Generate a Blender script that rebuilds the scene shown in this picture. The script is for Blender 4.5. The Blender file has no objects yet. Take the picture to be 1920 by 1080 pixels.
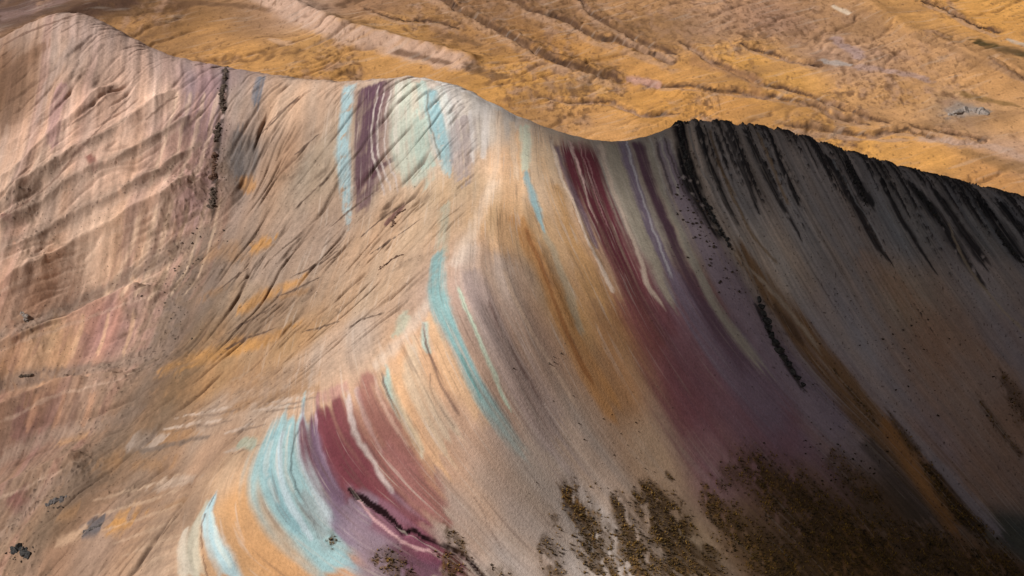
import bpy, math, random
import numpy as np

random.seed(4)
C = bpy.context.scene.collection
R = math.radians

# ------------------------------------------------------------------ camera
PITCH, CZ, LENS = 24.0, 220.0, 50.0
cam = bpy.data.cameras.new('camera')
cam.lens, cam.sensor_width, cam.clip_end, cam.clip_start = LENS, 36.0, 6000.0, 1.0
camo = bpy.data.objects.new('camera', cam)
C.objects.link(camo)
camo.location = (0, 0, CZ)
camo.rotation_euler = (R(90 - PITCH), 0, 0)
bpy.context.scene.camera = camo

# ------------------------------------------------------------------ sky, sun, exposure
SUN_AZ, SUN_EL = 247.0, 43.0          # compass bearing the light comes from (0 = +Y, 90 = +X)
w = bpy.data.worlds.new('World')
bpy.context.scene.world = w
w.use_nodes = True
nt = w.node_tree
sky = nt.nodes.new('ShaderNodeTexSky')
sky.sky_type = 'NISHITA'
sky.sun_disc = False
sky.sun_elevation = R(SUN_EL)
sky.sun_rotation = R(SUN_AZ)
sky.altitude = 4800
sky.air_density, sky.dust_density, sky.ozone_density = 0.7, 3.0, 0.3
hz = nt.nodes.new('ShaderNodeHueSaturation')          # a hazy, nearly white sky
hz.inputs['Saturation'].default_value = 0.22
nt.links.new(sky.outputs[0], hz.inputs['Color'])
wm = nt.nodes.new('ShaderNodeMix'); wm.data_type = 'RGBA'; wm.blend_type = 'MULTIPLY'; wm.inputs[0].default_value = 1
wm.inputs[7].default_value = (1.0, 0.94, 0.90, 1)
nt.links.new(hz.outputs[0], wm.inputs[6])
nt.links.new(wm.outputs[2], nt.nodes['Background'].inputs[0])
nt.nodes['Background'].inputs[1].default_value = 0.05
sl = bpy.data.lights.new('sun', 'SUN')
sl.energy, sl.angle, sl.color = 4.3, R(0.55), (1.0, 0.965, 0.92)
so = bpy.data.objects.new('sun', sl)
C.objects.link(so)
so.location = (-300, 300, 500)
so.rotation_euler = (R(90 - SUN_EL), 0, R(180 - SUN_AZ))
vs = bpy.context.scene.view_settings
vs.view_transform, vs.look, vs.exposure, vs.gamma = 'Standard', 'None', 0.0, 1.0

# ------------------------------------------------------------------ maths helpers
TANH = 18.0 / LENS
CP, SP = math.cos(R(PITCH)), math.sin(R(PITCH))

def ray(u, v):
    nx = (np.asarray(u, float) - 960) / 960 * TANH
    ny = (540 - np.asarray(v, float)) / 960 * TANH
    dy = CP + ny * SP
    return nx / dy, (-SP + ny * CP) / dy          # dx/dy, dz/dy

def sstep(a, b, x):
    t = np.clip((x - a) / (b - a), 0, 1)
    return t * t * (3 - 2 * t)

def _hash(ix, iy, seed):
    h = (ix.astype(np.int64) * 374761393 + iy.astype(np.int64) * 668265263 + seed * 1442695041) & 0xffffffff
    h = ((h ^ (h >> 13)) * 1274126177) & 0xffffffff
    h = (h ^ (h >> 16)) & 0xffffffff
    return h

def noise(x, y, seed=0):
    """gradient noise, about -1..1"""
    x0 = np.floor(x); y0 = np.floor(y)
    fx = (x - x0).astype(np.float32); fy = (y - y0).astype(np.float32)
    ix = x0.astype(np.int64); iy = y0.astype(np.int64)
    ux = fx * fx * fx * (fx * (fx * 6 - 15) + 10)
    uy = fy * fy * fy * (fy * (fy * 6 - 15) + 10)
    def g(dx, dy):
        a = (_hash(ix + dx, iy + dy, seed) & 0xffff).astype(np.float32) * (2 * math.pi / 65536)
        return np.cos(a) * (fx - dx) + np.sin(a) * (fy - dy)
    n0 = g(0, 0) * (1 - ux) + g(1, 0) * ux
    n1 = g(0, 1) * (1 - ux) + g(1, 1) * ux
    return (n0 * (1 - uy) + n1 * uy) * 1.45

def fbm(x, y, octv=4, seed=0, gain=0.5, lac=2.03):
    a, s, n = 1.0, 0.0, 0.0
    for i in range(octv):
        s = s + a * noise(x, y, seed + i * 17); n += a
        x = x * lac + 13.7; y = y * lac + 7.1; a *= gain
    return s / n * 1.4

def ridged(x, y, octv=4, seed=0, gain=0.5):
    a, s, n = 1.0, 0.0, 0.0
    for i in range(octv):
        s = s + a * (1 - 2 * np.abs(noise(x, y, seed + i * 31))); n += a
        x = x * 2.07 + 3.1; y = y * 2.07 + 9.2; a *= gain
    return s / n

class TPS:
    def __init__(s, px, py, val, lam=0.0):
        s.p = np.stack([px, py], 1).astype(float) / 100
        val = np.asarray(val, float)
        if val.ndim == 1: val = val[:, None]
        n = len(s.p)
        d = ((s.p[:, None] - s.p[None]) ** 2).sum(-1)
        K = 0.5 * d * np.log(d + 1e-12) + lam * np.eye(n)
        P = np.concatenate([np.ones((n, 1)), s.p], 1)
        A = np.zeros((n + 3, n + 3)); A[:n, :n] = K; A[:n, n:] = P; A[n:, :n] = P.T
        b = np.zeros((n + 3, val.shape[1])); b[:n] = val
        s.w = np.linalg.solve(A, b)
    def __call__(s, X, Y):
        sh = X.shape
        q = np.stack([X.ravel(), Y.ravel()], 1) / 100
        out = np.zeros((len(q), s.w.shape[1]))
        n = len(s.p)
        for i in range(0, len(q), 20000):
            qq = q[i:i + 20000]
            d = ((qq[:, None] - s.p[None]) ** 2).sum(-1)
            out[i:i + 20000] = (0.5 * d * np.log(d + 1e-12)) @ s.w[:n] + s.w[n] + qq @ s.w[n + 1:]
        return out.reshape(sh + (-1,)).squeeze(-1) if s.w.shape[1] == 1 else out.reshape(sh + (-1,))

def resmat(src, dst):
    """Catmull-Rom resampling matrix between two regular axes"""
    h = src[1] - src[0]
    f = (dst - src[0]) / h
    i = np.clip(np.floor(f).astype(int), 0, len(src) - 2)
    t = f - i
    M = np.zeros((len(dst), len(src)))
    W = [(-t + 2 * t**2 - t**3) / 2, (2 - 5 * t**2 + 3 * t**3) / 2, (t + 4 * t**2 - 3 * t**3) / 2, (-t**2 + t**3) / 2]
    for k in range(4):
        np.add.at(M, (np.arange(len(dst)), np.clip(i + k - 1, 0, len(src) - 1)), W[k])
    return M

class Field:
    """a regular height grid in world metres"""
    def __init__(s, x0, x1, y0, y1, step, coarse):
        s.x = np.arange(x0, x1 + 1e-6, step); s.y = np.arange(y0, y1 + 1e-6, step); s.step = step
        s.cx = np.arange(x0, x1 + coarse, coarse); s.cy = np.arange(y0, y1 + coarse, coarse)
        s.CX, s.CY = np.meshgrid(s.cx, s.cy)
        s.X, s.Y = np.meshgrid(s.x, s.y)
        s.mx, s.my = resmat(s.cx, s.x), resmat(s.cy, s.y)
        s.Z = None
    def up(s, a):
        return s.my @ a @ s.mx.T
    def z(s, x, y):
        fx = np.clip((np.asarray(x) - s.x[0]) / s.step, 0, len(s.x) - 1.001)
        fy = np.clip((np.asarray(y) - s.y[0]) / s.step, 0, len(s.y) - 1.001)
        i = fx.astype(int); j = fy.astype(int); tx = fx - i; ty = fy - j
        Z = s.Z
        return (Z[j, i] * (1 - tx) + Z[j, i + 1] * tx) * (1 - ty) + (Z[j + 1, i] * (1 - tx) + Z[j + 1, i + 1] * tx) * ty
    def at(s, u, v):
        """world x, y where the sight line of photo pixel (u, v) first meets this ground"""
        u = np.atleast_1d(np.asarray(u, float)); v = np.atleast_1d(np.asarray(v, float))
        a, b = ray(u, v)
        ys = np.arange(s.y[0], s.y[-1], 0.6)
        YY = np.broadcast_to(ys[None], (len(u), len(ys)))
        g = CZ + b[:, None] * YY - s.z(a[:, None] * YY, YY)
        hit = g < 0
        k = np.where(hit.any(1), hit.argmax(1), np.abs(g).argmin(1))
        k = np.clip(k, 1, len(ys) - 1)
        r = np.arange(len(u))
        g0, g1 = g[r, k - 1], g[r, k]
        t = np.where(hit.any(1), np.clip(g0 / (g0 - g1 + 1e-9), 0, 1), 1)
        y = ys[k - 1] + t * 0.6
        return a * y, y

def smooth_line(P, n=8):
    """Catmull-Rom through the rows of P"""
    P = np.asarray(P, float)
    if len(P) < 3: 
        t = np.linspace(0, 1, n + 1)[:, None]
        return P[0] * (1 - t) + P[-1] * t
    Q = np.vstack([2 * P[0] - P[1], P, 2 * P[-1] - P[-2]])
    out = []
    for i in range(1, len(Q) - 2):
        t = np.linspace(0, 1, n, endpoint=False)[:, None]
        a, b, c, d = Q[i - 1], Q[i], Q[i + 1], Q[i + 2]
        out.append(0.5 * (2 * b + (c - a) * t + (2 * a - 5 * b + 4 * c - d) * t**2 + (3 * b - a - 3 * c + d) * t**3))
    out.append(P[-1:])
    return np.vstack(out)

def line_dist(F, wx, wy, reach):
    """signed distance to a world polyline and position 0..1 along it, in the window it reaches"""
    i0 = max(0, int((wx.min() - reach - F.x[0]) / F.step)); i1 = min(len(F.x), int((wx.max() + reach - F.x[0]) / F.step) + 2)
    j0 = max(0, int((wy.min() - reach - F.y[0]) / F.step)); j1 = min(len(F.y), int((wy.max() + reach - F.y[0]) / F.step) + 2)
    if i1 <= i0 or j1 <= j0: return None
    X = F.X[j0:j1, i0:i1]; Y = F.Y[j0:j1, i0:i1]
    X = X + F.wx[j0:j1, i0:i1]; Y = Y + F.wy[j0:j1, i0:i1]
    best = np.full(X.shape, 1e9); T = np.zeros(X.shape); S = np.zeros(X.shape)
    seg = np.hypot(np.diff(wx), np.diff(wy)); cum = np.concatenate([[0], np.cumsum(seg)]); L = cum[-1]
    for k in range(len(wx) - 1):
        dx, dy = wx[k + 1] - wx[k], wy[k + 1] - wy[k]
        l2 = dx * dx + dy * dy + 1e-9
        t = np.clip(((X - wx[k]) * dx + (Y - wy[k]) * dy) / l2, 0, 1)
        ex, ey = X - wx[k] - t * dx, Y - wy[k] - t * dy
        d = ex * ex + ey * ey
        m = d < best
        best = np.where(m, d, best); T = np.where(m, (cum[k] + t * seg[k]) / L, T)
        S = np.where(m, np.sign(dx * ey - dy * ex), S)
    return (slice(j0, j1), slice(i0, i1)), np.sqrt(best) * S, T, L

def relief(F, pts, amp, wl, wr, taper=0.15, mul=None, sharp=1.35):
    """raise (amp > 0) or cut (amp < 0) the ground along a photo polyline; wl / wr = metres on its left / right"""
    P = smooth_line(pts, 6)
    x, y = F.at(P[:, 0], P[:, 1])
    r = line_dist(F, x, y, max(wl, wr) * 3)
    if r is None: return
    sl_, d, T, L = r
    w_ = np.where(d > 0, wl, wr)
    prof = np.exp(-(np.abs(d) / w_) ** sharp)
    env = sstep(0, taper, T) * sstep(0, taper, 1 - T)
    F.Z[sl_] += amp * prof * env * (1 if mul is None else mul[sl_])

def lin(c):
    c = np.asarray(c, float) / 255
    return np.where(c <= 0.04045, c / 12.92, ((c + 0.055) / 1.055) ** 2.4)

def stroke(F, pts, wid, col, alpha=1.0, soft=0.5, mpp=0.155, ends=0.06, brk=0.0, seed=1):
    """lay a band of mineral colour: photo polyline, half widths in photo pixels, colour as seen in full sun"""
    pts = np.asarray(pts, float)
    wid = np.atleast_1d(np.asarray(wid, float))
    wid = np.interp(np.linspace(0, 1, len(pts)), np.linspace(0, 1, len(wid)), wid)
    P = smooth_line(np.column_stack([pts, wid]), 6)
    x, y = F.at(P[:, 0], P[:, 1])
    W = np.maximum(P[:, 2], 0.3) * mpp
    r = line_dist(F, x, y, W.max() * 2.2 + 1)
    if r is None: return
    sl_, d, T, L = r
    seg = np.hypot(np.diff(x), np.diff(y)); cum = np.concatenate([[0], np.cumsum(seg)]) / max(L, 1e-6)
    w_ = np.interp(T, cum, W)
    if callable(alpha): al = alpha(T)
    elif np.ndim(alpha): al = np.interp(T, np.linspace(0, 1, len(alpha)), alpha)
    else: al = alpha
    n = F.edge[sl_]
    e = np.abs(d) + n * w_ * 0.34
    m = sstep(1 + soft, 1 - soft, e / w_) * al
    over = np.hypot(F.X[sl_] - x[0], F.Y[sl_] - y[0])
    if ends > 0:
        tj = min(0.10, 2.5 / max(L, 1)) * F.streak[sl_]
        m = m * sstep(0, ends, T + 0.004 + tj * (T < .5)) * sstep(0, ends, 1 - T + 0.004 + 1.6 * tj * (T > .5))
    if brk > 0:
        b = fbm(F.X[sl_] / (2.4 * mpp / 0.155), F.Y[sl_] / (3.2 * mpp / 0.155), 3, seed)
        m = m * sstep(brk - 0.6, brk - 0.1, b + 0.35)
    if col is None: return sl_, m
    m = m * np.clip(1.08 + F.streak_mix * F.streak[sl_], 0.3, 1)
    m = m[..., None]
    F.col[sl_] = F.col[sl_] * (1 - m) + lin(col) * m
    return sl_, m[..., 0]

def blend_colours(F, samples, power=3.0, eps=3.0):
    u, v = np.array([s[0] for s in samples], float), np.array([s[1] for s in samples], float)
    c = np.array([lin(s[2]) for s in samples])
    x, y = F.at(u, v)
    X = F.CX; Y = F.CY
    num = np.zeros(X.shape + (3,)); den = np.zeros(X.shape)
    for i in range(len(x)):
        wgt = 1 / (((X - x[i]) ** 2 + (Y - y[i]) ** 2) + eps * eps) ** (power / 2)
        num += wgt[..., None] * c[i]; den += wgt
    cc = num / den[..., None]
    return np.stack([F.up(cc[..., k]) for k in range(3)], -1)

def line_field(F, lines, lam=0.02):
    xs, ys, vs_ = [], [], []
    for val, pts in lines:
        P = smooth_line(pts, 3)
        x, y = F.at(P[:, 0], P[:, 1])
        xs.append(x); ys.append(y); vs_.append(np.full(len(x), float(val)))
    xs, ys, vs_ = map(np.concatenate, (xs, ys, vs_))
    t = TPS(xs, ys, vs_ / 100, lam)
    return F.up(t(F.CX, F.CY)) * 100

def link_mesh(name, verts, faces, mat, parent=None, smooth=True):
    me = bpy.data.meshes.new(name)
    me.from_pydata([tuple(v) for v in verts], [], [tuple(f) for f in faces])
    me.update()
    if smooth: me.shade_smooth()
    me.materials.append(mat)
    o = bpy.data.objects.new(name, me)
    C.objects.link(o)
    if parent: o.parent = parent
    return o

def grid_object(F, name, mat, extra):
    ny, nx = F.X.shape
    co = np.empty((ny * nx, 3), np.float32)
    co[:, 0] = F.X.ravel(); co[:, 1] = F.Y.ravel(); co[:, 2] = F.Z.ravel()
    if hasattr(F, 'DX'):
        co[:, 0] += F.DX.ravel(); co[:, 1] += F.DY.ravel()
    me = bpy.data.meshes.new(name)
    idx = np.arange(ny * nx, dtype=np.int32).reshape(ny, nx)
    q = np.stack([idx[:-1, :-1], idx[:-1, 1:], idx[1:, 1:], idx[1:, :-1]], -1).reshape(-1, 4)
    me.vertices.add(len(co)); me.vertices.foreach_set('co', co.ravel())
    me.loops.add(q.size); me.loops.foreach_set('vertex_index', q.ravel())
    me.polygons.add(len(q))
    me.polygons.foreach_set('loop_start', np.arange(0, q.size, 4, dtype=np.int32))
    me.polygons.foreach_set('loop_total', np.full(len(q), 4, np.int32))
    me.polygons.foreach_set('use_smooth', np.ones(len(q), bool))
    me.update(calc_edges=True)
    a = me.attributes.new('mineral', 'FLOAT_COLOR', 'POINT')
    rgba = np.ones((ny * nx, 4), np.float32); rgba[:, :3] = F.col.reshape(-1, 3)
    a.data.foreach_set('color', rgba.ravel())
    for k, arr in extra.items():
        b = me.attributes.new(k, 'FLOAT', 'POINT')
        b.data.foreach_set('value', arr.astype(np.float32).ravel())
    me.materials.append(mat)
    o = bpy.data.objects.new(name, me)
    C.objects.link(o)
    return o

# ------------------------------------------------------------------ the striped hill: heights
HSTEP = 0.28
H = Field(-215, 250, 205, 525, HSTEP, 2.0)
crest = [(-150,190,475),(-60,140,478),(0,98,480),(40,72,482),(80,50,482),(120,34,481),(160,27,480),(195,42,475),(230,60,470),(300,95,462),(360,115,456),(420,122,452),
 (470,133,449),(520,140,446),(600,150,441),(650,152,437),(700,151,434),(740,147,430),(780,143,428),(820,149,424),(870,165,420),(910,184,416),(950,205,412),(995,227,408),(1040,243,405),
 (1085,256,403),(1130,262,402),(1200,254,404),(1240,246,407),(1270,226,410),(1300,224,412),(1350,229,415),(1450,240,420),(1520,264,424),(1600,290,428),(1680,315,432),(1750,335,436),(1830,356,440),(1920,379,444),(2030,410,448),(2150,450,452)]
cz = [(930,300,91),(900,400,87),(880,450,84.5),(850,500,81),(825,540,78),(800,580,75),(760,635,71),(720,680,67),(660,712,63.5),(600,745,60),(555,772,57),(520,800,54),(495,835,51),(480,870,48),(435,900,45),(400,930,42),(372,975,39),(350,1020,36),(330,1100,32),(300,1250,24),
 # the long right-hand face
 (1000,450,79.5),(1100,600,65),(1000,640,66.5),(900,700,64.5),(800,800,55.5),(700,900,45.5),(600,1000,38),(700,1070,32),(900,1050,28),(900,900,45),(1100,1000,26),(1100,850,43),(1250,700,52),(1300,1000,20),(1300,850,35),
 (1300,550,65),(1200,450,74.5),(1100,350,84.5),(1250,330,83),(1400,400,74),(1500,600,52),(1500,800,33),(1500,1000,18),(1700,450,63),(1700,650,42),(1700,850,22),(1750,1000,12),(1900,600,44),(1900,800,22),(1900,960,9),
 (1900,1080,6),(1500,1080,13),(1200,1080,20),(2100,700,32),(2100,1000,6),(960,1250,12),(1500,1250,4),(600,1250,20),(2200,1250,0),
 # the gullied left-hand bowl
 (600,250,87),(600,400,73),(750,300,86),(750,420,77),(700,520,71),(600,600,63),(500,500,64),(450,650,53),(450,300,79),(350,450,62),(300,600,48),(300,750,41),(250,200,92),(200,350,76),(150,500,56),(100,650,42),
 (0,800,28),(0,600,50),(0,400,72),(0,250,86),(100,150,99),(-150,500,58),(-150,900,18),(200,900,27),(0,1000,14),(350,870,36),(200,1080,18),(0,1080,8),(0,1250,0),(420,780,48),(550,700,59),(-200,1250,-4)]
px, py, pz = [], [], []
for u, v, y in crest:
    a, b = ray(u, v)
    px.append(a * y); py.append(y); pz.append(CZ + b * y)
    for dy, dz in ((5, 3.2), (16, 12), (45, 38), (80, 66)):
        px.append(a * y); py.append(y + dy); pz.append(CZ + b * y - dz)
for u, v, z in cz:
    a, b = ray(u, v)
    y = (z - CZ) / b
    px.append(a * y); py.append(y); pz.append(z)
px, py, pz = map(np.array, (px, py, pz))
H.Z = H.up(TPS(px, py, pz, 0.01)(H.CX, H.CY))
H.wx = 0.6 * noise(H.X / 12, H.Y / 12, 5) + 0.3 * noise(H.X / 3, H.Y / 3, 6)
H.wy = 0.6 * noise(H.X / 12, H.Y / 12, 7) + 0.3 * noise(H.X / 3, H.Y / 3, 8)

def side_of(F, pts):
    P = smooth_line(pts, 4)
    x, y = F.at(P[:, 0], P[:, 1])
    X, Y = F.CX, F.CY
    best = np.full(X.shape, 1e9); S = np.zeros(X.shape)
    for k in range(len(x) - 1):
        dx, dy = x[k + 1] - x[k], y[k + 1] - y[k]
        t = np.clip(((X - x[k]) * dx + (Y - y[k]) * dy) / (dx * dx + dy * dy + 1e-9), 0, 1)
        ex, ey = X - x[k] - t * dx, Y - y[k] - t * dy
        d = ex * ex + ey * ey
        m = d < best; best = np.where(m, d, best); S = np.where(m, np.sign(dx * ey - dy * ex), S)
    return F.up(np.sqrt(best) * S)
spur = [(905,190),(925,260),(930,300),(900,400),(850,500),(800,580),(720,680),(600,745),(520,800),(480,870),(400,930),(350,1020),(330,1100),(300,1250)]
side = side_of(H, spur)                       # > 0 on one flank of the spur, < 0 on the other
xr, yr = H.at(1200, 600)
sg = np.sign(H.my[int((yr[0] - H.y[0]) / H.step)][None] @ np.ones((len(H.cy), 1)))  # 1
ir, jr = int((xr[0] - H.x[0]) / H.step), int((yr[0] - H.y[0]) / H.step)
if side[jr, ir] < 0: side = -side             # right face positive
left = sstep(4, -7, side)
nearspur = np.exp(-(side / 7.0) ** 2)

# the diagonal spurs and the gullies between them in the left bowl
SPURS = [
    ([(165,120),(120,170),(80,230),(30,280),(-60,320)], 1.6, 7, 4.5),
    ([(225,150),(150,225),(87,277),(43,333),(-60,400)], 2.6, 8, 4.5),
    ([(345,160),(300,195),(240,245),(133,300),(50,352),(-60,410)], 2.4, 7, 4),
    ([(400,190),(340,240),(250,295),(133,352),(0,425),(-80,460)], 2.4, 7, 4),
    ([(400,250),(330,310),(235,372),(120,430),(0,490),(-80,520)], 2.4, 7, 4),
    ([(395,320),(300,385),(190,450),(80,510),(-50,570)], 3.2, 9, 4.5),
    ([(330,530),(260,562),(140,604),(0,655),(-90,690)], 3.4, 8, 4),
    ([(270,690),(200,718),(110,740),(0,790),(-90,820)], 3.4, 8, 4),
    ([(180,850),(77,900),(0,935),(-90,960)], 2.8, 8, 4)]
BASES = [
    ([(250,210),(180,262),(110,305),(30,370),(-60,420)], -1.2, 3, 3),
    ([(350,215),(260,275),(150,325),(40,395),(-60,440)], -1.2, 3, 3),
    ([(385,260),(300,320),(200,368),(90,425),(0,465),(-60,490)], -1.4, 3, 3),
    ([(400,420),(345,462),(250,515),(160,562),(60,605),(-60,650)], -2.4, 3.5, 5),
    ([(370,600),(317,647),(230,680),(133,697),(33,712),(-60,740)], -2.6, 4, 6),
    ([(280,760),(217,787),(150,805),(83,820),(0,863),(-60,890)], -2.4, 4, 6),
    ([(150,880),(77,925),(43,963),(0,1003),(-60,1030)], -2.0, 4, 5)]
for pts, amp, wl, wr in SPURS:
    relief(H, pts, amp * 1.6, wl * .9, wr * 0.8, 0.2, sharp=1.05)
for pts, amp, wl, wr in BASES:
    relief(H, pts, amp, wl, wr, 0.15)
for pts, amp, wl, wr in [
    ([(500,170),(490,235),(462,300),(445,380),(400,440)], -2.2, 5, 5),
    ([(620,200),(545,270),(490,330),(450,400)], -1.2, 4, 4),
    ([(560,520),(470,580),(390,640),(330,700)], -1.4, 5, 6),
    ([(520,640),(430,700),(350,760),(260,830),(150,920)], -1.6, 6, 7),
    ([(90,330),(60,400),(0,430)], -1.5, 4, 4),
    # valley on the right-hand face and its banks
    ([(1385,450),(1450,560),(1540,680),(1640,790),(1750,920),(1830,1010)], -2.6, 5, 7),
    ([(1260,300),(1330,440),(1420,600),(1500,720),(1600,830)], 1.0, 5, 5),
    ([(1110,300),(1150,420),(1200,520),(1280,640),(1400,760)], -1.3, 6, 7),
    ([(1035,262),(1075,370),(1110,470),(1148,545)], 0.7, 1.5, 3),
    ([(1000,440),(1040,540),(1080,640)], 0.5, 2, 3), ([(870,540),(930,650),(1010,800),(1100,930)], 0.6, 3, 4),
    ([(590,770),(600,850),(650,920),(700,955)], -0.9, 2, 3), ([(735,700),(760,780),(800,860)], -0.5, 2, 2),
    ([(645,755),(665,830),(710,900),(760,960)], 0.5, 2, 2), ([(800,640),(840,720),(900,810)], -0.5, 2, 2.5),
    ([(400,935),(398,980),(425,1040),(440,1085)], 0.6, 2, 3), ([(380,930),(362,985),(365,1080)], -0.7, 1.5, 1.5)]:
    relief(H, pts, amp, wl, wr, 0.18)

# ------------------------------------------------------------------ strata and drainage coordinates of the hill
strata = [
 (-160,[(-150,190),(-190,400)]),(0,[(20,90),(0,250),(-40,400),(-90,600)]),(150,[(150,35),(120,200),(80,400),(30,560),(-50,760)]),(300,[(290,95),(290,200),(270,350),(245,500),(180,650),(100,800),(0,950)]),
 (420,[(420,128),(418,200),(405,300),(398,400),(350,500),(325,580),(290,670),(220,760),(150,860),(60,970),(20,1060)]),
 (490,[(490,142),(470,230),(455,330),(430,440),(390,560),(350,680),(300,800),(240,900),(180,1000)]),
 (570,[(580,152),(560,260),(530,370),(490,500),(440,640),(410,760),(370,860),(320,950),(300,1060)]),
 (610,[(615,155),(600,260),(590,370),(550,510),(500,640),(470,760),(440,840),(395,915),(380,980),(405,1080)]),
 (650,[(655,158),(648,250),(645,350),(640,430),(590,560),(550,680),(540,760),(500,850),(520,950),(570,1010),(640,1070)]),
 (700,[(700,158),(688,250),(680,370),(650,500),(610,620),(590,720),(598,800),(630,880),(700,955),(790,1015),(900,1075)]),
 (760,[(745,150),(745,250),(750,360),(725,480),(690,590),(705,680),(735,750),(780,830),(850,930),(950,1040)]),
 (800,[(785,150),(795,250),(805,350),(785,480),(760,590),(790,650),(830,740),(880,830),(960,940),(1050,1040)]),
 (830,[(815,155),(830,230),(842,310),(838,400),(825,470),(820,545),(855,650),(905,745),(965,830),(1040,930),(1120,1030)]),
 (880,[(870,170),(875,250),(880,340),(880,440),(870,520),(910,620),(960,720),(1020,820),(1100,920),(1190,1020)]),
 (960,[(955,212),(950,330),(940,420),(970,540),(1030,660),(1090,780),(1170,890),(1270,1000)]),
 (1000,[(990,230),(995,340),(1025,430),(1065,520),(1120,640),(1190,770),(1280,890),(1370,1000)]),
 (1040,[(1037,250),(1055,330),(1095,430),(1140,530),(1200,650),(1290,790),(1390,920),(1480,1010)]),
 (1110,[(1110,262),(1145,360),(1190,470),(1235,570),(1310,690),(1410,810),(1520,930),(1600,1020)]),
 (1190,[(1190,262),(1222,350),(1262,450),(1310,550),(1390,660),(1490,770),(1610,890),(1710,1010)]),
 (1270,[(1272,235),(1295,330),(1345,430),(1395,530),(1440,620),(1510,720),(1640,840),(1760,960),(1830,1050)]),
 (1350,[(1345,235),(1385,330),(1430,420),(1490,530),(1560,640),(1650,760),(1760,890),(1860,1000)]),
 (1450,[(1445,245),(1490,340),(1540,430),(1600,540),(1690,680),(1800,820),(1900,940)]),
 (1600,[(1590,292),(1640,390),(1700,500),(1790,630),(1900,780),(2000,900)]),
 (1750,[(1745,338),(1800,430),(1880,540),(1980,680)]),(1920,[(1900,377),(1980,480),(2100,620)]),(2100,[(2100,435),(2200,560)])]
gull = [
 (-1,[(130,50),(50,120),(-40,190)]),(0,[(190,90),(100,180),(0,260)]),(1,[(230,140),(87,277),(0,370),(-80,420)]),(2,[(360,150),(280,225),(133,300),(0,420),(-80,460)]),(3,[(410,270),(290,370),(180,450),(0,550),(-80,590)]),
 (4,[(560,165),(490,260),(440,380),(350,457),(160,560),(0,630),(-80,670)]),(5,[(650,200),(520,370),(400,530),(317,640),(133,697),(0,740)]),(6,[(740,240),(620,370),(500,510),(370,670),(217,780),(0,870)]),
 (7,[(820,280),(700,410),(560,560),(400,700),(200,860),(0,1010)]),(8,[(870,330),(740,450),(600,600),(450,740),(300,850),(100,1000)]),(9,[(900,380),(800,480),(680,590),(560,690),(400,810),(200,950)]),
 (10,[(860,470),(820,530),(700,625),(600,705),(500,775),(370,890),(200,1040)]),(11,[(790,600),(640,710),(540,775),(450,870),(370,980),(300,1080)])]
SF = line_field(H, strata, 0.01)
GF = line_field(H, gull, 0.02)

# ------------------------------------------------------------------ the hill: small relief
WX, WY = H.X, H.Y
warp = fbm(WX / 22, WY / 22, 3, 41)
along = (WX + WY) * 0.7
Gw = GF + 0.22 * warp
g1 = ridged(Gw * 1.5, along / 38, 3, 11)
g2 = ridged(Gw * 4.5 + 3, along / 16, 3, 12)
g3 = noise(Gw * 14, along / 9, 13)
bowl = sstep(430, 560, SF) * left            # gullied apron right of the dark outcrop
curtain = (1 - sstep(380, 480, SF)) * left
H.Z += left * (1 - 0.7 * nearspur) * (0.62 * g1 * (0.45 + 0.55 * bowl) + (0.34 * g2 + 0.05 * g3) * (0.25 + 0.75 * bowl))
# sharp runnels cut down the bowl
Gs = GF + 0.07 * warp
def creases(freq, length, seed, wd, depth, thr):
    n_ = noise(Gs * freq, along / length, seed)
    gate = sstep(thr, thr + 0.25, noise(Gs * freq * .6 + 9, along / (length * .6), seed + 1))
    c_ = np.exp(-(n_ / wd) ** 2) * gate * np.clip(.55 + 1.2 * fbm(WX / 16, WY / 16, 3, seed + 7), 0, 1.25)
    H.Z[:] -= depth * c_ * left * (0.45 + 0.55 * bowl) * (1 - nearspur)
    return c_
cr1 = creases(1.7, 60, 301, 0.055, 1.5, -0.3)
cr2 = creases(4.6, 34, 303, 0.08, 0.95, -0.2)
cr3 = creases(11.0, 20, 305, 0.12, 0.42, -0.1)
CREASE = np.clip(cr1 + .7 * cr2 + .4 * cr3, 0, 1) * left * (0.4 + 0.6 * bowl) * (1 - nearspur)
# pleats on the spur flanks, along the strata
down = WY * 0.8 - WX * 0.3
p1 = noise((SF + 8 * warp) / 17.0, down / 26, 21); p2 = noise((SF + 5 * warp) / 6.5, down / 15, 22)
rill = noise((SF + 6 * warp) / 30.0, down / 45, 23)
lumps = fbm(WX / 5, WY / 5, 4, 24)
H.Z += curtain * (0.34 * p1 + 0.10 * p2) + (1 - left) * (0.30 * rill + 0.09 * p1 + 0.03 * p2)
H.Z += lumps * (0.03 + 0.05 * left + 0.25 * left * sstep(55, 35, H.Z)) + (0.015 + 0.05 * left) * fbm(WX / 1.6, WY / 1.6, 2, 25)
# rubble on the lower left ground
rub = sstep(0.05, 0.5, fbm(WX / 18, WY / 18, 3, 61) + 0.9 * np.exp(-((SF - 400) / 70) ** 2) - 0.2) * left * sstep(90, 76, H.Z) * (1 - nearspur)
H.Z += rub * 0.5 * np.maximum(0, fbm(WX / 1.5, WY / 1.5, 3, 62))
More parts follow.
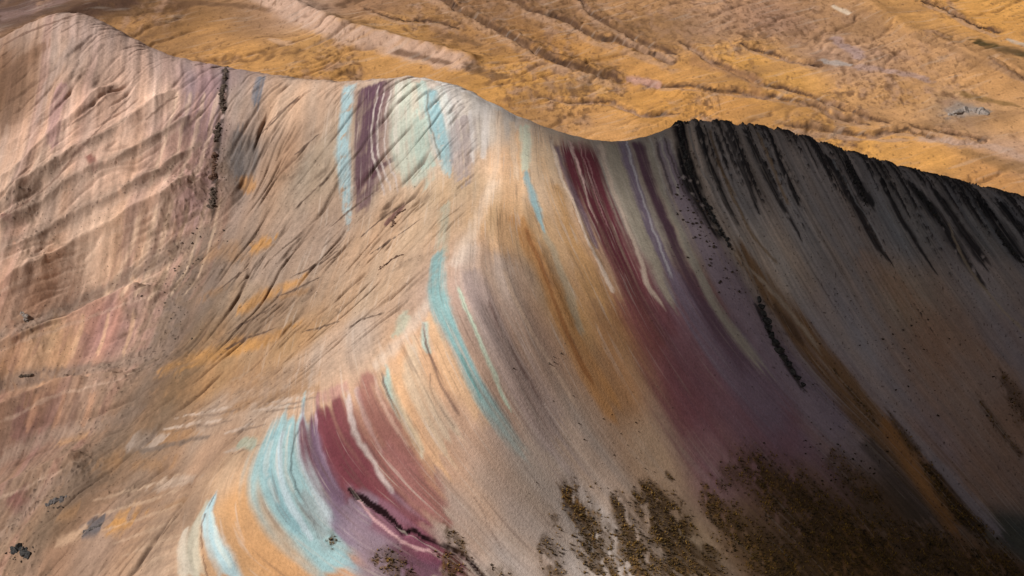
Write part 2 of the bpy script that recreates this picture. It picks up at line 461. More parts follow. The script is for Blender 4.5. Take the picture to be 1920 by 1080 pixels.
# upstanding black beds on the right: sharp fins running down the slope
finband = sstep(1255, 1290, SF) * (1 - left)
xx, yy = H.at(np.array([c_[0] for c_ in crest]), np.array([c_[1] for c_ in crest]) + 2)
crest_y = np.interp(WX, np.array([ray(c_[0], c_[1])[0] * c_[2] for c_ in crest]), np.array([c_[2] for c_ in crest], float))
below = crest_y - WY                           # metres in front of the crest
fn = 0.55 * noise((SF + 4 * warp) / 26.0, down / 60, 31) + 0.75 * noise((SF + 3 * warp) / 8.0, down / 40, 35) + 0.5 * noise((SF + 2 * warp) / 3.6, down / 18, 38)
fade_fin = 30 + 30 * noise(SF / 38.0, SF * 0 + 3.3, 33) + 10 * noise(SF / 7.0, SF * 0 + 8.1, 37) + 10 * sstep(1500, 1800, SF)
finmask = finband * sstep(-3, 1, below)
jag = ridged(WX / 2.2, WY / 3.0, 3, 34)
thr_f = 0.10 + 0.9 * sstep(.35, 1.25, below / np.maximum(fade_fin + 14, 8))
fins = sstep(thr_f, thr_f + 0.32, fn + 0.20 * jag + 0.35 * fbm(WX / 1.4, WY / 2.0, 3, 36))
H.Z += finmask * (fins * (0.6 + 0.4 * jag) + 0.3 * noise((SF + 2 * warp) / 4.5, down / 14, 39) * sstep(80, 40, below))
FIN = finmask * fins
H.Z += (.30 + .3 * finband) * np.exp(-(below / 3.5) ** 2) * fbm(WX / 3.0, WY / 6.0, 4, 98)

# ------------------------------------------------------------------ the hill: mineral colours (as they look in full sun)
H.edge = noise(SF / 7.0, down / 16, 51) + 0.7 * noise(SF / 4.4, down / 14, 52)
H.wx = 0.45 * noise(WX / 6, WY / 6, 5) + 0.2 * noise(WX / 1.6, WY / 1.6, 6)
H.wy = 0.45 * noise(WX / 6, WY / 6, 7) + 0.2 * noise(WX / 1.6, WY / 1.6, 8)
s1 = noise((SF + 6 * warp) / 8.0, down / 30, 71); s2 = noise((SF + 4 * warp) / 5.2, down / 22, 72); s3 = noise((SF + 8 * warp) / 24.0, down / 60, 73)
s4 = noise((SF + 3 * warp) / 6.4, down / 50, 78)
q1 = noise(Gw * 7, along / 22, 75); q2 = noise(Gw * 20, along / 9, 76)
H.streak = 0.6 * s4 + 0.5 * s2 + left * bowl * 0.7 * q1; H.streak_mix = 0.8
base = [
 (20,150,(120,88,62)),(60,110,(130,98,75)),(100,100,(165,138,122)),(160,60,(170,140,125)),(150,250,(190,152,130)),(60,350,(174,142,120)),(250,300,(198,158,132)),(300,180,(200,162,138)),(350,300,(172,132,115)),(380,230,(140,112,112)),(385,170,(140,115,118)),
 (450,200,(182,155,138)),(455,300,(142,126,116)),(530,200,(215,175,142)),(530,300,(180,142,112)),(600,300,(175,152,128)),(600,450,(172,145,125)),(500,500,(172,146,127)),(350,560,(138,114,98)),(330,600,(130,108,94)),
 (200,500,(190,154,126)),(50,480,(182,144,118)),(50,560,(156,118,94)),(100,660,(190,145,106)),(200,620,(160,115,102)),(280,680,(134,110,94)),(30,770,(126,94,74)),(60,820,(114,82,68)),(200,780,(140,108,84)),
 (550,640,(186,140,92)),(480,600,(150,120,94)),(340,720,(140,108,76)),(200,700,(146,114,94)),(350,960,(176,142,114)),(650,640,(200,170,146)),(700,550,(200,164,130)),(700,450,(196,158,124)),(850,350,(206,172,134)),(800,420,(204,168,132)),(400,700,(184,140,92)),(380,640,(156,120,84)),(250,740,(128,102,82)),(230,850,(140,112,88)),(100,980,(132,104,80)),(120,840,(130,100,82)),(450,560,(166,138,112)),(400,780,(176,146,122)),(300,800,(146,114,86)),(300,900,(154,122,96)),
 (400,850,(184,146,116)),(150,900,(132,104,82)),(60,900,(132,104,84)),(200,1000,(170,134,108)),(100,1060,(160,124,98)),(300,1050,(206,168,136)),(500,760,(205,172,145)),(450,950,(218,166,112)),(500,1040,(214,162,108)),(430,890,(222,180,140)),
 (900,250,(205,190,175)),(870,200,(215,205,196)),(950,300,(230,186,145)),(1010,300,(228,195,158)),(1000,450,(212,168,120)),(950,420,(214,170,122)),(930,520,(196,168,148)),(880,560,(186,158,145)),(900,600,(180,154,140)),(1000,640,(185,152,130)),(1080,600,(208,160,104)),
 (960,760,(186,154,134)),(800,700,(216,170,130)),(760,700,(222,178,138)),(850,850,(208,168,140)),(900,950,(200,170,148)),(1000,880,(192,172,156)),(1100,850,(192,168,150)),(1100,1000,(196,180,168)),(1230,850,(200,168,138)),(1160,720,(186,138,94)),(1150,620,(176,128,84)),
 (780,920,(196,150,128)),(740,860,(190,140,120)),(850,1000,(190,166,152)),(950,1050,(190,172,160)),
 (1150,330,(186,170,154)),(1230,300,(182,166,152)),(1240,420,(188,172,156)),(1300,600,(150,110,120)),(1300,750,(150,98,106)),(1400,750,(150,112,128)),(1450,800,(146,114,132)),(1350,880,(160,120,120)),(1550,760,(160,142,146)),
 (1400,350,(148,140,136)),(1500,420,(156,148,144)),(1600,450,(158,146,140)),(1700,430,(140,138,138)),(1850,440,(132,130,130)),(1450,480,(190,174,160)),(1600,620,(172,162,162)),(1700,560,(188,162,138)),(1750,650,(184,148,124)),(1820,720,(178,150,134)),
 (1650,750,(170,156,156)),(1750,850,(176,150,146)),(1900,650,(168,152,150)),(1900,800,(172,138,116)),(1850,900,(168,136,118)),(1850,520,(170,158,154)),(1900,1000,(90,92,84)),(1500,930,(134,104,88)),(1650,950,(110,86,66)),(1400,980,(128,98,66)),(1600,1050,(136,98,58)),(1850,1060,(130,96,66)),(1300,1020,(150,128,104))]
H.col = blend_colours(H, base, 3.6, 2.5)
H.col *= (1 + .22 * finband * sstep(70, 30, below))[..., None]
# streaks along the beds: fine alternating beds, pale and dark
warm = np.array([1.05, 0.99, 0.93]); cool = np.array([0.95, 0.99, 1.05])
tint = np.clip(0.5 + 0.9 * s3, 0, 1)[..., None]
H.col *= cool * (1 - tint) + warm * tint
# pinkish / purple beds on the left flank
pk = (sstep(0.15, 0.55, noise((SF + 7 * warp) / 34.0, down / 80, 74)) * curtain * 0.28)[..., None]
H.col = H.col * (1 - pk) + lin((150, 105, 98)) * pk
H.col *= (1 + 0.10 * fbm(WX / 12, WY / 12, 4, 77))[..., None]

PU = (122, 62, 76)
S_ = lambda *a, **k: stroke(H, *a, **k)
# --- crest and bowl
S_([(655,156),(648,220),(643,300),(650,360),(654,430)], [13,13,13,10,5], (158,188,194), [0.9,1,.95,.9,.5], brk=0.2, seed=3)
S_([(702,154),(692,230),(684,300),(684,360),(678,405)], [34,27,22,17,7], (96,66,80), [1,1,.95,.9,.7])
S_([(728,160),(716,230),(712,300),(708,350)], [14,16,18,10], (112,78,88), .55)
S_([(668,350),(700,325),(745,290)], [10,11,5], (92,60,68), .85)
S_([(725,420),(742,400),(760,385)], [5,7,4], (110,66,70), .8)
for k, (a, b) in enumerate([(0,0),(12,4),(26,3)]):
    S_([(712+a,156),(700+a*.9,220),(697+a,285),(712+a,330),(722+a,365)], 1.7, (205,188,180), .8, ends=.1)
S_([(770,150),(765,220),(775,300),(790,340)], [30,30,26,14], (198,192,170), .75)
S_([(758,150),(752,220),(765,300),(800,350)], [16,20,24,14], (186,200,184), .6)
S_([(790,152),(800,200),(815,250)], [10,12,8], (170,204,196), .6)
S_([(822,160),(842,220),(856,280)], [8,9,7], (206,212,204), .6)
S_([(752,152),(742,220),(745,300)], [5,4,4], (215,205,190), .7)
S_([(805,165),(818,225),(834,285),(842,330)], [9,14,14,6], (152,190,196), [1,1,1,.7], brk=0.1, seed=5)
S_([(785,215),(790,270),(808,320)], [13,16,9], (176,196,182), .85)
S_([(800,170),(806,230),(826,300)], 1.6, (130,128,118), .8)
S_([(868,215),(866,270),(870,345)], [22,24,12], (166,150,150), .75)
S_([(880,200),(886,250),(888,310)], [4,4,3], (214,204,198), .7)
S_([(930,330),(900,400),(875,455),(850,500)], [8,10,10,8], (228,204,182), .5, soft=.9)
S_([(830,530),(790,585),(745,645),(700,690)], [7,9,9,7], (226,206,188), .5, soft=.9)
S_([(770,146),(820,152),(870,170),(910,188),(950,208),(985,226)], [4,6,9,10,8,6], (236,226,218), .85)  # crest highlight put into the colour as a white band
S_([(905,190),(912,240),(905,300)], [9,7,4], (228,216,208), .7)
S_([(935,205),(935,270),(925,340)], [7,8,6], (222,190,160), .6)
S_([(925,480),(955,420),(965,330),(970,240)], [14,16,14,8], (232,182,132), .6)
# --- blue grey scree and dark outcrop bed on the left
S_([(490,143),(483,175),(478,205)], [9,10,5], (118,122,134), .9)
S_([(450,245),(445,290),(447,340)], [12,11,8], (118,112,112), .75)
S_([(470,260),(480,300),(465,340)], [5,7,5], (100,96,96), .5)
S_([(460,345),(470,352)], [13,12], (190,134,72), .8, ends=0)
S_([(400,140),(385,230),(372,330),(345,440)], [20,22,26,26], (144,112,112), .6)
S_([(421,128),(419,200),(408,260),(402,330),(398,410)], [6,7,7,7,8], (56,46,42), .9, brk=.35, seed=9)
S_([(398,420),(375,470),(340,540),(320,620),(270,690)], [14,20,22,24,22], (112,94,82), .75, brk=.3, seed=10)
S_([(395,425),(330,470),(250,515),(160,566),(70,606),(0,635)], [10,12,10,9,9,8], (122,102,88), .7, brk=.25, seed=11)
S_([(330,640),(230,680),(133,697),(33,712),(-40,730)], [10,10,9,8,8], (100,80,70), .7, brk=.3, seed=12)
S_([(150,560),(230,600),(330,640)], [8,10,8], (118,100,88), .0)
S_([(165,290),(175,310),(180,320)], [7,8,5], (128,72,62), .8)
S_([(5,405),(18,410)], [6,5], (112,52,52), .9, ends=0)
S_([(120,150),(105,210),(95,280)], [10,14,8], (142,104,108), .6)
S_([(145,70),(120,110),(85,170),(70,240)], [8,9,10,8], (150,128,118), .5)
S_([(30,600),(20,640)], [12,14], (150,102,80), .5)
S_([(165,625),(150,660),(135,690)], [12,15,10], (138,102,94), .5)
S_([(50,760),(42,800),(28,830)], [16,20,12], (108,74,66), .8)
S_([(30,920),(45,960)], [18,16], (110,68,64), .8)
S_([(250,0),(170,20),(100,42),(40,66),(0,88)], [8,5,5,6,8], (100,72,58), .7)
S_([(0,100),(0,180),(40,120),(90,80)], [30,30,20,12], (110,78,56), .65, brk=.1)
S_([(10,130),(30,180),(10,240)], [26,30,22], (104,76,58), .6, brk=.1, seed=88)
# curtain stripes
for k in range(13):
    u0 = 190 + k * 15 + 3 * math.sin(k * 2.3)
    S_([(u0+60,390-k*2),(u0+38,460),(u0+14,520),(u0-14,560)], [2.2+1.5*abs(math.sin(k*1.7))]*4, (222,186,152) if k % 2 else (150,112,96), .42)
for k in range(9):
    u0 = 300 + k * 13
    S_([(u0+20,170),(u0+6,230),(u0-10,290),(u0-35,350)], [2.4+1.6*abs(math.sin(k*2.9))]*4, (226,192,160) if k % 2 else (158,120,104), .38)
for k in range(9):
    u0 = 70 + k * 24
    S_([(u0+14,585),(u0+6,625),(u0-8,665)], [3+2*abs(math.sin(k*1.3))]*3, (212,168,124) if k % 2 else (138,98,84), .42)
for k in range(7):
    u0 = 30 + k * 26
    S_([(u0+14,735),(u0+6,770),(u0-8,805)], [4+3*abs(math.sin(k*2.1))]*3, (170,122,90) if k % 2 else (98,70,60), .5)
# --- ochre moss patches low in the bowl
OC = (196,138,66)
for pts, wd, al in [([(468,466),(490,458),(512,448)],[9,14,8],.95),([(440,585),(470,570),(505,553),(545,535),(575,518)],[6,9,10,8,4],.85),([(385,480),(420,470),(455,486)],[12,16,8],.5),
    ([(290,700),(360,672),(430,655),(510,632),(570,600)],[9,12,13,10,5],.85),([(470,640),(540,620)],[9,9],.5),([(300,740),(380,715),(460,712),(560,712),(600,700)],[14,22,24,20,10],.55),
    ([(205,988),(230,978),(258,972)],[8,16,10],.95),([(180,872),(235,858)],[13,13],.7),([(110,965),(150,950)],[9,9],.6),([(285,825),(330,818),(380,812)],[8,11,6],.7),([(250,870),(320,868)],[6,8],.5),([(20,700),(0,720)],[12,12],.5),([(330,700),(420,660),(500,648)],[6,9,5],.84),([(520,560),(580,545)],[5,5],.6),([(420,770),(520,745),(600,730)],[6,10,8],.6),([(110,830),(170,815)],[7,7],.5),([(300,955),(350,940)],[5,6],.5),([(380,560),(420,540)],[8,8],.55)]:
    S_(pts, wd, OC if al > .8 else (168,122,76), al, mpp=0.2, soft=.8, brk=.26, seed=int(pts[0][0]))
S_([(240,825),(275,830),(310,822)], [9,12,6], (186,168,156), .6, mpp=.2, brk=.2)
S_([(250,845),(300,840),(400,815)], [3,4,3], (120,102,90), .8)
S_([(270,915),(330,905),(375,895)], [5,8,4], (206,182,162), .5, mpp=.2, brk=.25)
S_([(150,1000),(180,985),(195,975)], [9,13,9], (98,94,98), .9, mpp=.2)
S_([(100,1020),(140,1005),(165,985)], [9,10,6], (205,165,130), .7)
for y0, x0, L_ in [(770,330,110),(792,300,120),(800,420,60),(760,470,90),(745,500,90),(835,420,60)]:
    S_([(x0,y0+12),(x0+L_*.5,y0+4),(x0+L_,y0-8)], [1,3,1], (210,186,168), .6, mpp=.17, brk=.25, seed=y0)
    S_([(x0+20,y0+17),(x0+L_*.6,y0+8),(x0+L_+20,y0-4)], [.8,1.6,.8], (120,98,84), .6, mpp=.17, brk=.2, seed=y0+1)
S_([(444,833),(470,830),(476,840)], [6,8,6], (182,190,166), .8)
for k in range(16):                       # pale wash lines toward the nose
    y0 = 880 + k * 13
    S_([(150+k*8,y0+50),(260+k*4,y0+22),(350,y0-8+k)], [1,3.2,1.6], (226,190,156) if k % 2 else (152,122,100), .32, mpp=.17)
rm = (rub * sstep(-.3, .4, fbm(WX / 4, WY / 4, 3, 95)) * .55)[..., None]
H.col = H.col * (1 - rm) + lin((120, 96, 76)) * rm
for pts, amp, wl, wr in SPURS:
    S_(pts, [1] + [2.2] * (len(pts) - 2) + [1], (206, 174, 150), .22, brk=.25, seed=int(pts[0][1]))  # sunlit spur crests painted as thin pale lines
RUB = np.zeros(H.X.shape)
for pts, amp, wl, wr in BASES:
    r = S_(pts, [5] + [10] * (len(pts) - 2) + [6], (136, 112, 96), .7, brk=.22, seed=int(pts[0][1]) + 1, soft=.9)
    if r: RUB[r[0]] = np.maximum(RUB[r[0]], r[1])
for pts in [[(560,180),(530,210),(500,240),(478,262)],[(600,250),(570,275),(548,292)],[(700,360),(655,395),(620,425)],[(790,410),(740,445),(690,480)],[(640,600),(600,615),(560,622)],[(720,585),(680,600),(640,622)],[(640,465),(590,500),(545,520)],[(470,500),(440,520),(410,545)],
            [(520,570),(470,600),(420,628)],[(600,520),(560,540),(515,560)],[(530,610),(470,632),(410,660)],[(620,330),(585,360),(550,395)],[(760,380),(715,410),(675,445)]]:
    S_(pts, [1.2,2.6,1.0], (92,70,58), .85, mpp=.17, brk=.1, seed=int(pts[0][0]))
S_([(440,520),(380,600),(320,690),(240,780),(160,880),(110,960)], [16,30,34,34,30,20], (104, 86, 72), .5, soft=.95, brk=.3, seed=71)
S_([(420,640),(340,720),(280,800),(230,880)], [14,22,22,14], (110, 88, 66), .45, soft=.95, brk=.35, seed=72)
# --- nose of the spur
S_([(395,930),(368,985),(360,1040),(368,1085)], [5,9,12,13], (196,192,172), .8)
S_([(352,985),(342,1030),(350,1085)], [4,6,8], (228,214,192), .8)
S_([(404,925),(388,965),(398,1010),(420,1050),(436,1090)], [4,8,11,13,13], (182,214,222), .95)
S_([(396,960),(408,1010),(432,1060)], [2,3,4], (212,226,220), .7)
S_([(405,925),(385,960),(376,1000),(382,1050),(390,1085)], 1.3, (96,62,48), .7, brk=.35)
S_([(560,772),(540,820),(530,870),(548,920),(580,970),(612,1020),(640,1075)], [26,40,48,50,48,40,28], (158,196,200), .97, soft=.45)
S_([(520,800),(502,850),(506,900),(530,950),(560,1000)], [5,6,7,7,5], (136,182,192), .6)
S_([(572,780),(566,830),(580,880),(600,930),(618,980)], [6,8,10,10,7], (206,220,226), .9)
S_([(535,800),(522,850),(528,900),(550,955),(582,1010)], [3,4,5,5,3], (200,218,226), .8, brk=.05, seed=61)
S_([(512,820),(500,860),(503,900),(522,945)], [3,4,4,3], (206,212,208), .5, brk=.15, seed=62)
S_([(600,880),(625,930),(640,985)], [6,10,10], (176,184,192), .6, soft=.8)
S_([(548,790),(536,840),(540,890),(556,930)], [2,2,2.5,2], (196,206,200), .8)
S_([(560,800),(548,850),(552,900),(580,960),(596,1010)], [1.4,1.4,1.4,1.4,1.2], (92,110,112), .8)
S_([(575,930),(590,970),(612,1010)], [8,14,12], (160,168,168), .7)
S_([(592,768),(600,830),(620,880),(650,920),(690,955),(740,990),(800,1025),(880,1075)], [20,26,30,30,28,22,16,12], PU, .95, soft=.5)
S_([(618,745),(635,800),(655,850),(690,905),(740,955),(790,995)], [18,24,26,28,24,14], (126, 62, 72), .92, soft=.5)
S_([(600,748),(625,735),(650,722)], [8,9,6], (188,138,128), .7)
S_([(590,775),(594,830),(612,880),(640,925)], [2,2.4,2.6,2], (210,176,188), .75)
S_([(585,790),(600,870),(630,930),(640,980),(655,1010)], [4,9,13,14,10], (134,108,132), .85)
S_([(650,735),(656,780),(672,825),(700,870),(735,920)], [3.5,4.5,4,3.5,3], (216,196,190), .85, brk=.05, seed=63)
S_([(668,720),(678,765),(695,805),(715,850)], [4,4,3,2], (214,186,176), .85)
S_([(690,690),(690,735),(704,780),(735,825),(775,880),(810,930),(840,970)], [9,15,18,22,24,18,8], (154,96,90), .82, soft=.7)
S_([(705,700),(712,745),(735,790),(770,840)], [2,2,2,1.5], (210,170,150), .7)
S_([(720,830),(760,890),(800,950)], [8,14,10], (172,112,110), .5)
S_([(650,935),(680,985),(720,1030),(760,1085)], [12,36,48,40], (150,128,144), .9)
S_([(752,1025),(790,1055),(810,1085)], [18,28,26], (122,76,100), .9)
S_([(700,960),(760,1000),(830,1040)], [18,18,10], (146,78,96), .6)
S_([(668,925),(690,960),(715,985),(750,1015),(810,1038),(850,1065)], [1.5,2,2,1.5,1.5,1.5], (226,176,178), .9)
S_([(723,690),(730,725),(745,765),(766,800),(785,835),(800,870)], [5,6,6,5,5,3], (172,206,196), .9)
S_([(716,690),(728,740),(750,785),(775,825),(792,860)], 1.6, (110,76,66), .8)
S_([(745,690),(752,740),(780,800),(830,880)], [9,12,16,18], (226,176,128), .7)
S_([(770,640),(775,700),(800,760),(850,840)], [9,13,16,18], (206,186,160), .7)
S_([(798,600),(796,640),(806,665)], [5,6,3], (188,208,196), .9)
S_([(793,600),(800,650),(820,700),(845,750),(870,790)], 2, (132,100,88), .8)
S_([(805,590),(822,640),(850,700),(900,780)], [6,9,12,12], (226,180,134), .7)
S_([(835,380),(832,430),(826,480)], [8,9,11], (172,178,158), .6)
S_([(824,465),(818,510),(820,555),(840,610),(866,665),(892,715),(915,755),(940,795),(968,830),(1000,870)], [7,12,14,13,11,11,12,11,8,5], (140,180,180), [.7,1,1,1,1,1,1,.85,.55,.15])
S_([(860,660),(880,700),(902,745)], 2, (92,150,148), .6)
S_([(760,590),(752,610),(742,628)], [8,10,6], (190,196,172), .7)
S_([(858,535),(878,590),(905,650),(930,710),(955,770)], [2.5,3,3,4,3], (196,214,190), .85)
S_([(845,500),(870,480),(890,460)], [10,12,8], (214,196,182), .35, soft=.9)
S_([(880,500),(905,560),(940,640),(990,730),(1050,830)], [16,20,26,32,34], (170,150,146), .6)
S_([(915,560),(940,620),(985,700),(1020,760)], [3,4,4,3], (122,92,84), .6, brk=.2)
S_([(940,500),(980,590),(1020,660),(1080,760)], [4,4,4,4], (220,186,158), .6)
# --- ochre beds of the right face
S_([(965,400),(995,460),(1030,540),(1065,620),(1110,700),(1170,790)], [15,17,18,20,24,26], (206,146,84), .85)
S_([(985,430),(1015,500),(1050,590),(1080,660),(1120,730)], [4,4,4,4,4], (168,108,58), .75)
S_([(1035,340),(1062,420),(1092,490),(1130,580)], [12,15,17,18], (204,154,96), .8)
S_([(1010,290),(1030,350),(1050,410)], [8,8,6], (224,182,138), .6)
S_([(1050,300),(1075,390),(1100,450)], 2, (170,120,76), .6)
S_([(982,232),(985,280),(984,325)], [9,9,7], (206,212,188), .85)
S_([(986,318),(992,345),(1003,380),(1014,410),(1022,436)], [4,6,7,6,2], (150,188,194), .9)
S_([(1020,430),(1045,490),(1070,560),(1095,640)], [6,7,8,7], (188,176,150), .6)
S_([(960,225),(962,280),(970,340)], [5,5,5], (236,204,172), .7)
# --- purple beds
def bed(*a, **k): S_(*a, **k)
bed([(1078,258),(1094,320),(1120,385),(1150,450),(1182,515),(1205,565),(1240,640),(1300,730),(1390,830)], [42,38,36,35,35,36,46,64,76], (118, 56, 67), [1,1,1,1,1,.85,.62,.35,.08], soft=.4, ends=.12)
bed([(1165,560),(1215,640),(1250,710),(1310,800)], [12,30,44,50], (138, 76, 80), .5, soft=.8)
bed([(1270,610),(1350,720),(1430,800),(1500,850)], [44,95,110,90], (144,104,114), .6, soft=.9)
bed([(1045,272),(1062,330),(1092,400),(1118,460)], [6,6,7,6], (132,108,128), .7)
bed([(1033,258),(1046,310),(1070,370),(1092,425),(1114,475),(1148,545)], [3,3,3,3,3.5,4], (232,206,184), .9, ends=.04)
bed([(1068,262),(1080,300),(1094,345),(1106,385),(1124,430)], [3,2.6,2,1.6,1], (232,190,182), .9)
bed([(1084,262),(1098,310),(1120,375),(1140,430)], [1.2]*4, (192,140,140), .8)
bed([(1092,262),(1108,320),(1130,385)], [1.1]*3, (180,128,130), .7)
bed([(1125,268),(1142,335),(1168,400),(1190,455),(1215,530),(1245,580)], [6,5,4,4,4,4], (214,190,170), .85)
bed([(1145,268),(1165,345),(1195,420),(1235,510),(1270,580)], [15,14,13,12,10], (184,172,152), .85)
bed([(1168,262),(1188,335),(1218,420),(1252,500),(1300,580),(1390,680),(1490,780)], [11,10,10,12,26,56,60], (144,126,144), [1,1,1,1,.9,.8,.6], soft=.4)
bed([(1175,262),(1192,330),(1215,400),(1240,470),(1262,530)], [2,2,2,2.4,2], (208,200,206), .8)
bed([(1192,262),(1215,335),(1242,405),(1268,470),(1300,535),(1350,610),(1420,700)], [12,11,11,12,15,26,40], (108,78,92), [1,1,1,1,.9,.8,.5])
bed([(1215,262),(1238,335),(1266,405),(1296,480),(1335,560),(1390,640),(1440,700)], [7,8,9,10,10,12,14], (190,180,162), .85)
bed([(1240,255),(1268,335),(1296,400),(1340,480),(1385,560),(1440,645),(1520,740),(1600,820)], [14,20,28,34,34,32,34,34], (156,138,152), .85)
for k in range(5):
    bed([(1218+k*9,256),(1236+k*10,320),(1252+k*12,370)], 2.2, (78,66,66) if k % 2 else (206,196,184), .7, brk=.1, seed=k+40)
bed([(1272,228),(1285,300),(1305,360),(1335,420),(1368,468)], [13,15,17,17,8], (34,31,34), 1, brk=.15, seed=50)
bed([(1290,235),(1312,310),(1345,370)], [2,2,2], (140,136,134), .7)
bed([(1370,440),(1400,490),(1450,560),(1500,625),(1560,700),(1640,790),(1730,890),(1820,990)], [10,18,22,26,30,38,46,46], (134,98,58), .9, soft=.45)
bed([(1650,780),(1700,860),(1750,940),(1790,1000)], [10,14,16,16], (176,118,54), .6, soft=.7)
bed([(1620,820),(1680,900),(1740,980)], [20,30,34], (74,64,52), .7, soft=.6)
bed([(1740,860),(1800,940),(1850,1000)], [18,24,26], (60,44,34), .8, soft=.4)
bed([(1560,640),(1640,740),(1740,850),(1830,950),(1880,1010)], [8,9,12,14,14], (178,164,168), .7)
bed([(1330,410),(1400,500),(1460,560),(1540,660)], [3,3,4,4], (198,180,160), .6)
bed([(1600,470),(1700,560),(1800,640),(1920,720)], [20,22,18,14], (190,150,120), .45)
bed([(1420,565),(1440,620),(1470,670),(1505,728)], [8,8,8,6], (52,46,44), .9, brk=.2, seed=55)
bed([(1450,570),(1480,610),(1510,650)], [6,6,4], (70,52,44), .6)
# black beds
BK = (46, 44, 47)
fm = np.clip(FIN * 1.25, 0, 1)[..., None] * 0.93
H.col = H.col * (1 - fm) + lin(BK) * fm
for pts, wd in [([(1305,235),(1332,310),(1368,390),(1395,440)],6),([(1395,240),(1430,315),(1470,390),(1505,452)],8),([(1440,245),(1470,320),(1500,390)],5),([(1360,240),(1392,320),(1425,400)],5),
    ([(1545,285),(1598,372),(1640,450),(1678,500)],10),([(1585,300),(1610,340),(1640,390)],12),([(1650,330),(1690,410),(1722,460),(1760,522)],6),([(1700,335),(1760,410),(1812,490),(1850,545)],14),
    ([(1745,345),(1800,425),(1850,500)],12),([(1830,365),(1870,420),(1920,495)],18),([(1870,378),(1925,440)],14)]:
    bed(pts, [wd*.7, wd, wd*.8, wd*.3][:len(pts)] if len(pts) > 2 else wd, BK, .92, brk=.1, seed=int(pts[0][0]))
for pts in [[(1328,240),(1352,310),(1380,370)],[(1420,245),(1450,320),(1480,385)],[(1345,300),(1380,380),(1412,440),(1460,500)]]:
    bed(pts, 3, (150,122,88), .7)
bed([(1560,300),(1620,400),(1660,470)], 1.6, (176,176,176), .7)
bed([(1775,410),(1810,490),(1870,570),(1920,620)], [2,3,3,3], (186,166,140), .7)
# pale threads and split edges inside the strong bands
THREAD = (1 - left * .5) * sstep(560, 640, SF) * (1 - .4 * finband)
# fine beds: alternating pale and dark, over every band
kk = 0.5 * s1 + 0.45 * s2 + 0.45 * s4
str_amp = np.where(left > 0.5, 0.10 + 0.05 * curtain - 0.04 * bowl, 0.09 + 0.22 * finband * sstep(75, 25, below))
calm = 1 - .72 * (1 - left) * (1 - finband) * sstep(18, 60, side)
H.col *= (1 + str_amp * kk * 1.5 * calm)[..., None]
mot = fbm(WX / 3.5, WY / 5, 4, 97)
H.col *= (1 + .07 * mot * (1 - calm * .5))[..., None]
THREAD = THREAD * calm
big = np.clip(.5 + 1.1 * fbm(WX / 20, WY / 20, 3, 121), 0.1, 1.2)
H.col *= (1 + left * (0.05 + 0.09 * bowl) * (0.9 * q1 + 0.5 * q2) * big)[..., None]
peb = fbm(WX / 1.3, WY / 1.9, 3, 122)
H.col *= (1 + left * (1.15 - .5 * big) * .13 * peb * sstep(92, 78, H.Z))[..., None]
dk = (CREASE * 0.8 * sstep(-.4, .4, q2 + .3))[..., None]  # creases darkened in the colour, standing in for their shade
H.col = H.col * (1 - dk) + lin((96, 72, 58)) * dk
# crack across the nose
CR = [(655,915),(672,930),(690,944),(712,955),(730,972),(748,990),(758,1000),(775,998),(795,1012),(822,1018),(842,1024),(868,1043),(885,1056),(905,1078),(930,1100)]
relief(H, CR, -1.0, 0.45, 0.45, 0.05)
bed(CR, [1.6,2.2,3,3,2.4,2.2,2,1.8,1.6,1.6,1.6,1.6,2,2,1.6], (34,16,20), 1, ends=.02, soft=.25)
for a in [[(885,930),(905,960),(915,985),(930,1015),(945,1040)], [(810,700),(812,740),(850,800)]]:
    bed(a, .9, (130,104,92), .6)
# thin darker lines along the gullies of the left slope
for pts in [[(250,175),(150,280),(95,345),(0,410)], [(215,160),(180,200),(130,235)],[(333,180),(300,200),(268,228)],[(560,185),(520,215),(488,250)]]:
    bed(pts, [1.5,2,1.5,1.2][:len(pts)], (112,82,68), .7)
# --- tufted ground at the foot of the face
VG = (84, 62, 38)
veg = np.zeros(H.X.shape)
for pts, wd, al in [([(1045,925),(1078,950),(1102,990),(1122,1040),(1135,1090)],[5,18,24,26,24],.95),([(1035,970),(1042,985)],[7,9],.8),([(1008,1010),(1030,1040),(1045,1085)],[5,16,16],.8),
    ([(1148,915),(1165,960),(1180,1010),(1200,1085)],[4,16,24,34],.95),([(1180,920),(1220,970),(1255,1030),(1280,1085)],[6,18,26,26],.92),([(1195,905),(1240,945),(1275,1000),(1300,1085)],[5,20,24,20],.92),([(1245,885),(1262,905)],[3,4],.8),([(1268,930),(1280,945)],[3,4],.8),
    ([(1320,905),(1345,960),(1390,1010),(1450,1060),(1500,1100)],[6,20,30,40,40],.9),([(1420,880),(1450,930),(1500,980),(1580,1040)],[12,36,50,60],.85),([(1330,1020),(1330,1085)],[12,26],.9),([(1480,940),(1560,980),(1680,1010),(1800,1030)],[20,30,34,34],.75),
    ([(1400,1050),(1550,1060),(1700,1060),(1920,1060)],[30,34,34,30],.8),([(700,1045),(740,1060),(770,1085)],[7,16,22],.7),([(835,985),(850,1005),(872,1030)],[4,6,4],.75),([(830,1050),(860,1075)],[12,16],.8),([(900,1070),(960,1085)],[4,8],.5),
    ([(1660,770),(1720,850),(1790,950),(1850,1010)],[3,8,14,18],.8),([(1340,900),(1420,890),(1500,930),(1600,1000)],[10,26,36,40],.7),([(1560,690),(1640,790)],[2,5],.6),([(1880,700),(1900,740),(1930,790)],[8,14,18],.6),([(1830,740),(1870,800),(1920,860)],[4,6,6],.6),([(1550,850),(1600,900),(1650,950)],[20,26,26],.5),([(620,1005),(628,1020)],[6,7],.8)]:
    r = S_(pts, wd, VG, al, brk=.32, soft=.85, mpp=.17, seed=int(pts[0][0]))
    if r: veg[r[0]] = np.maximum(veg[r[0]], r[1])
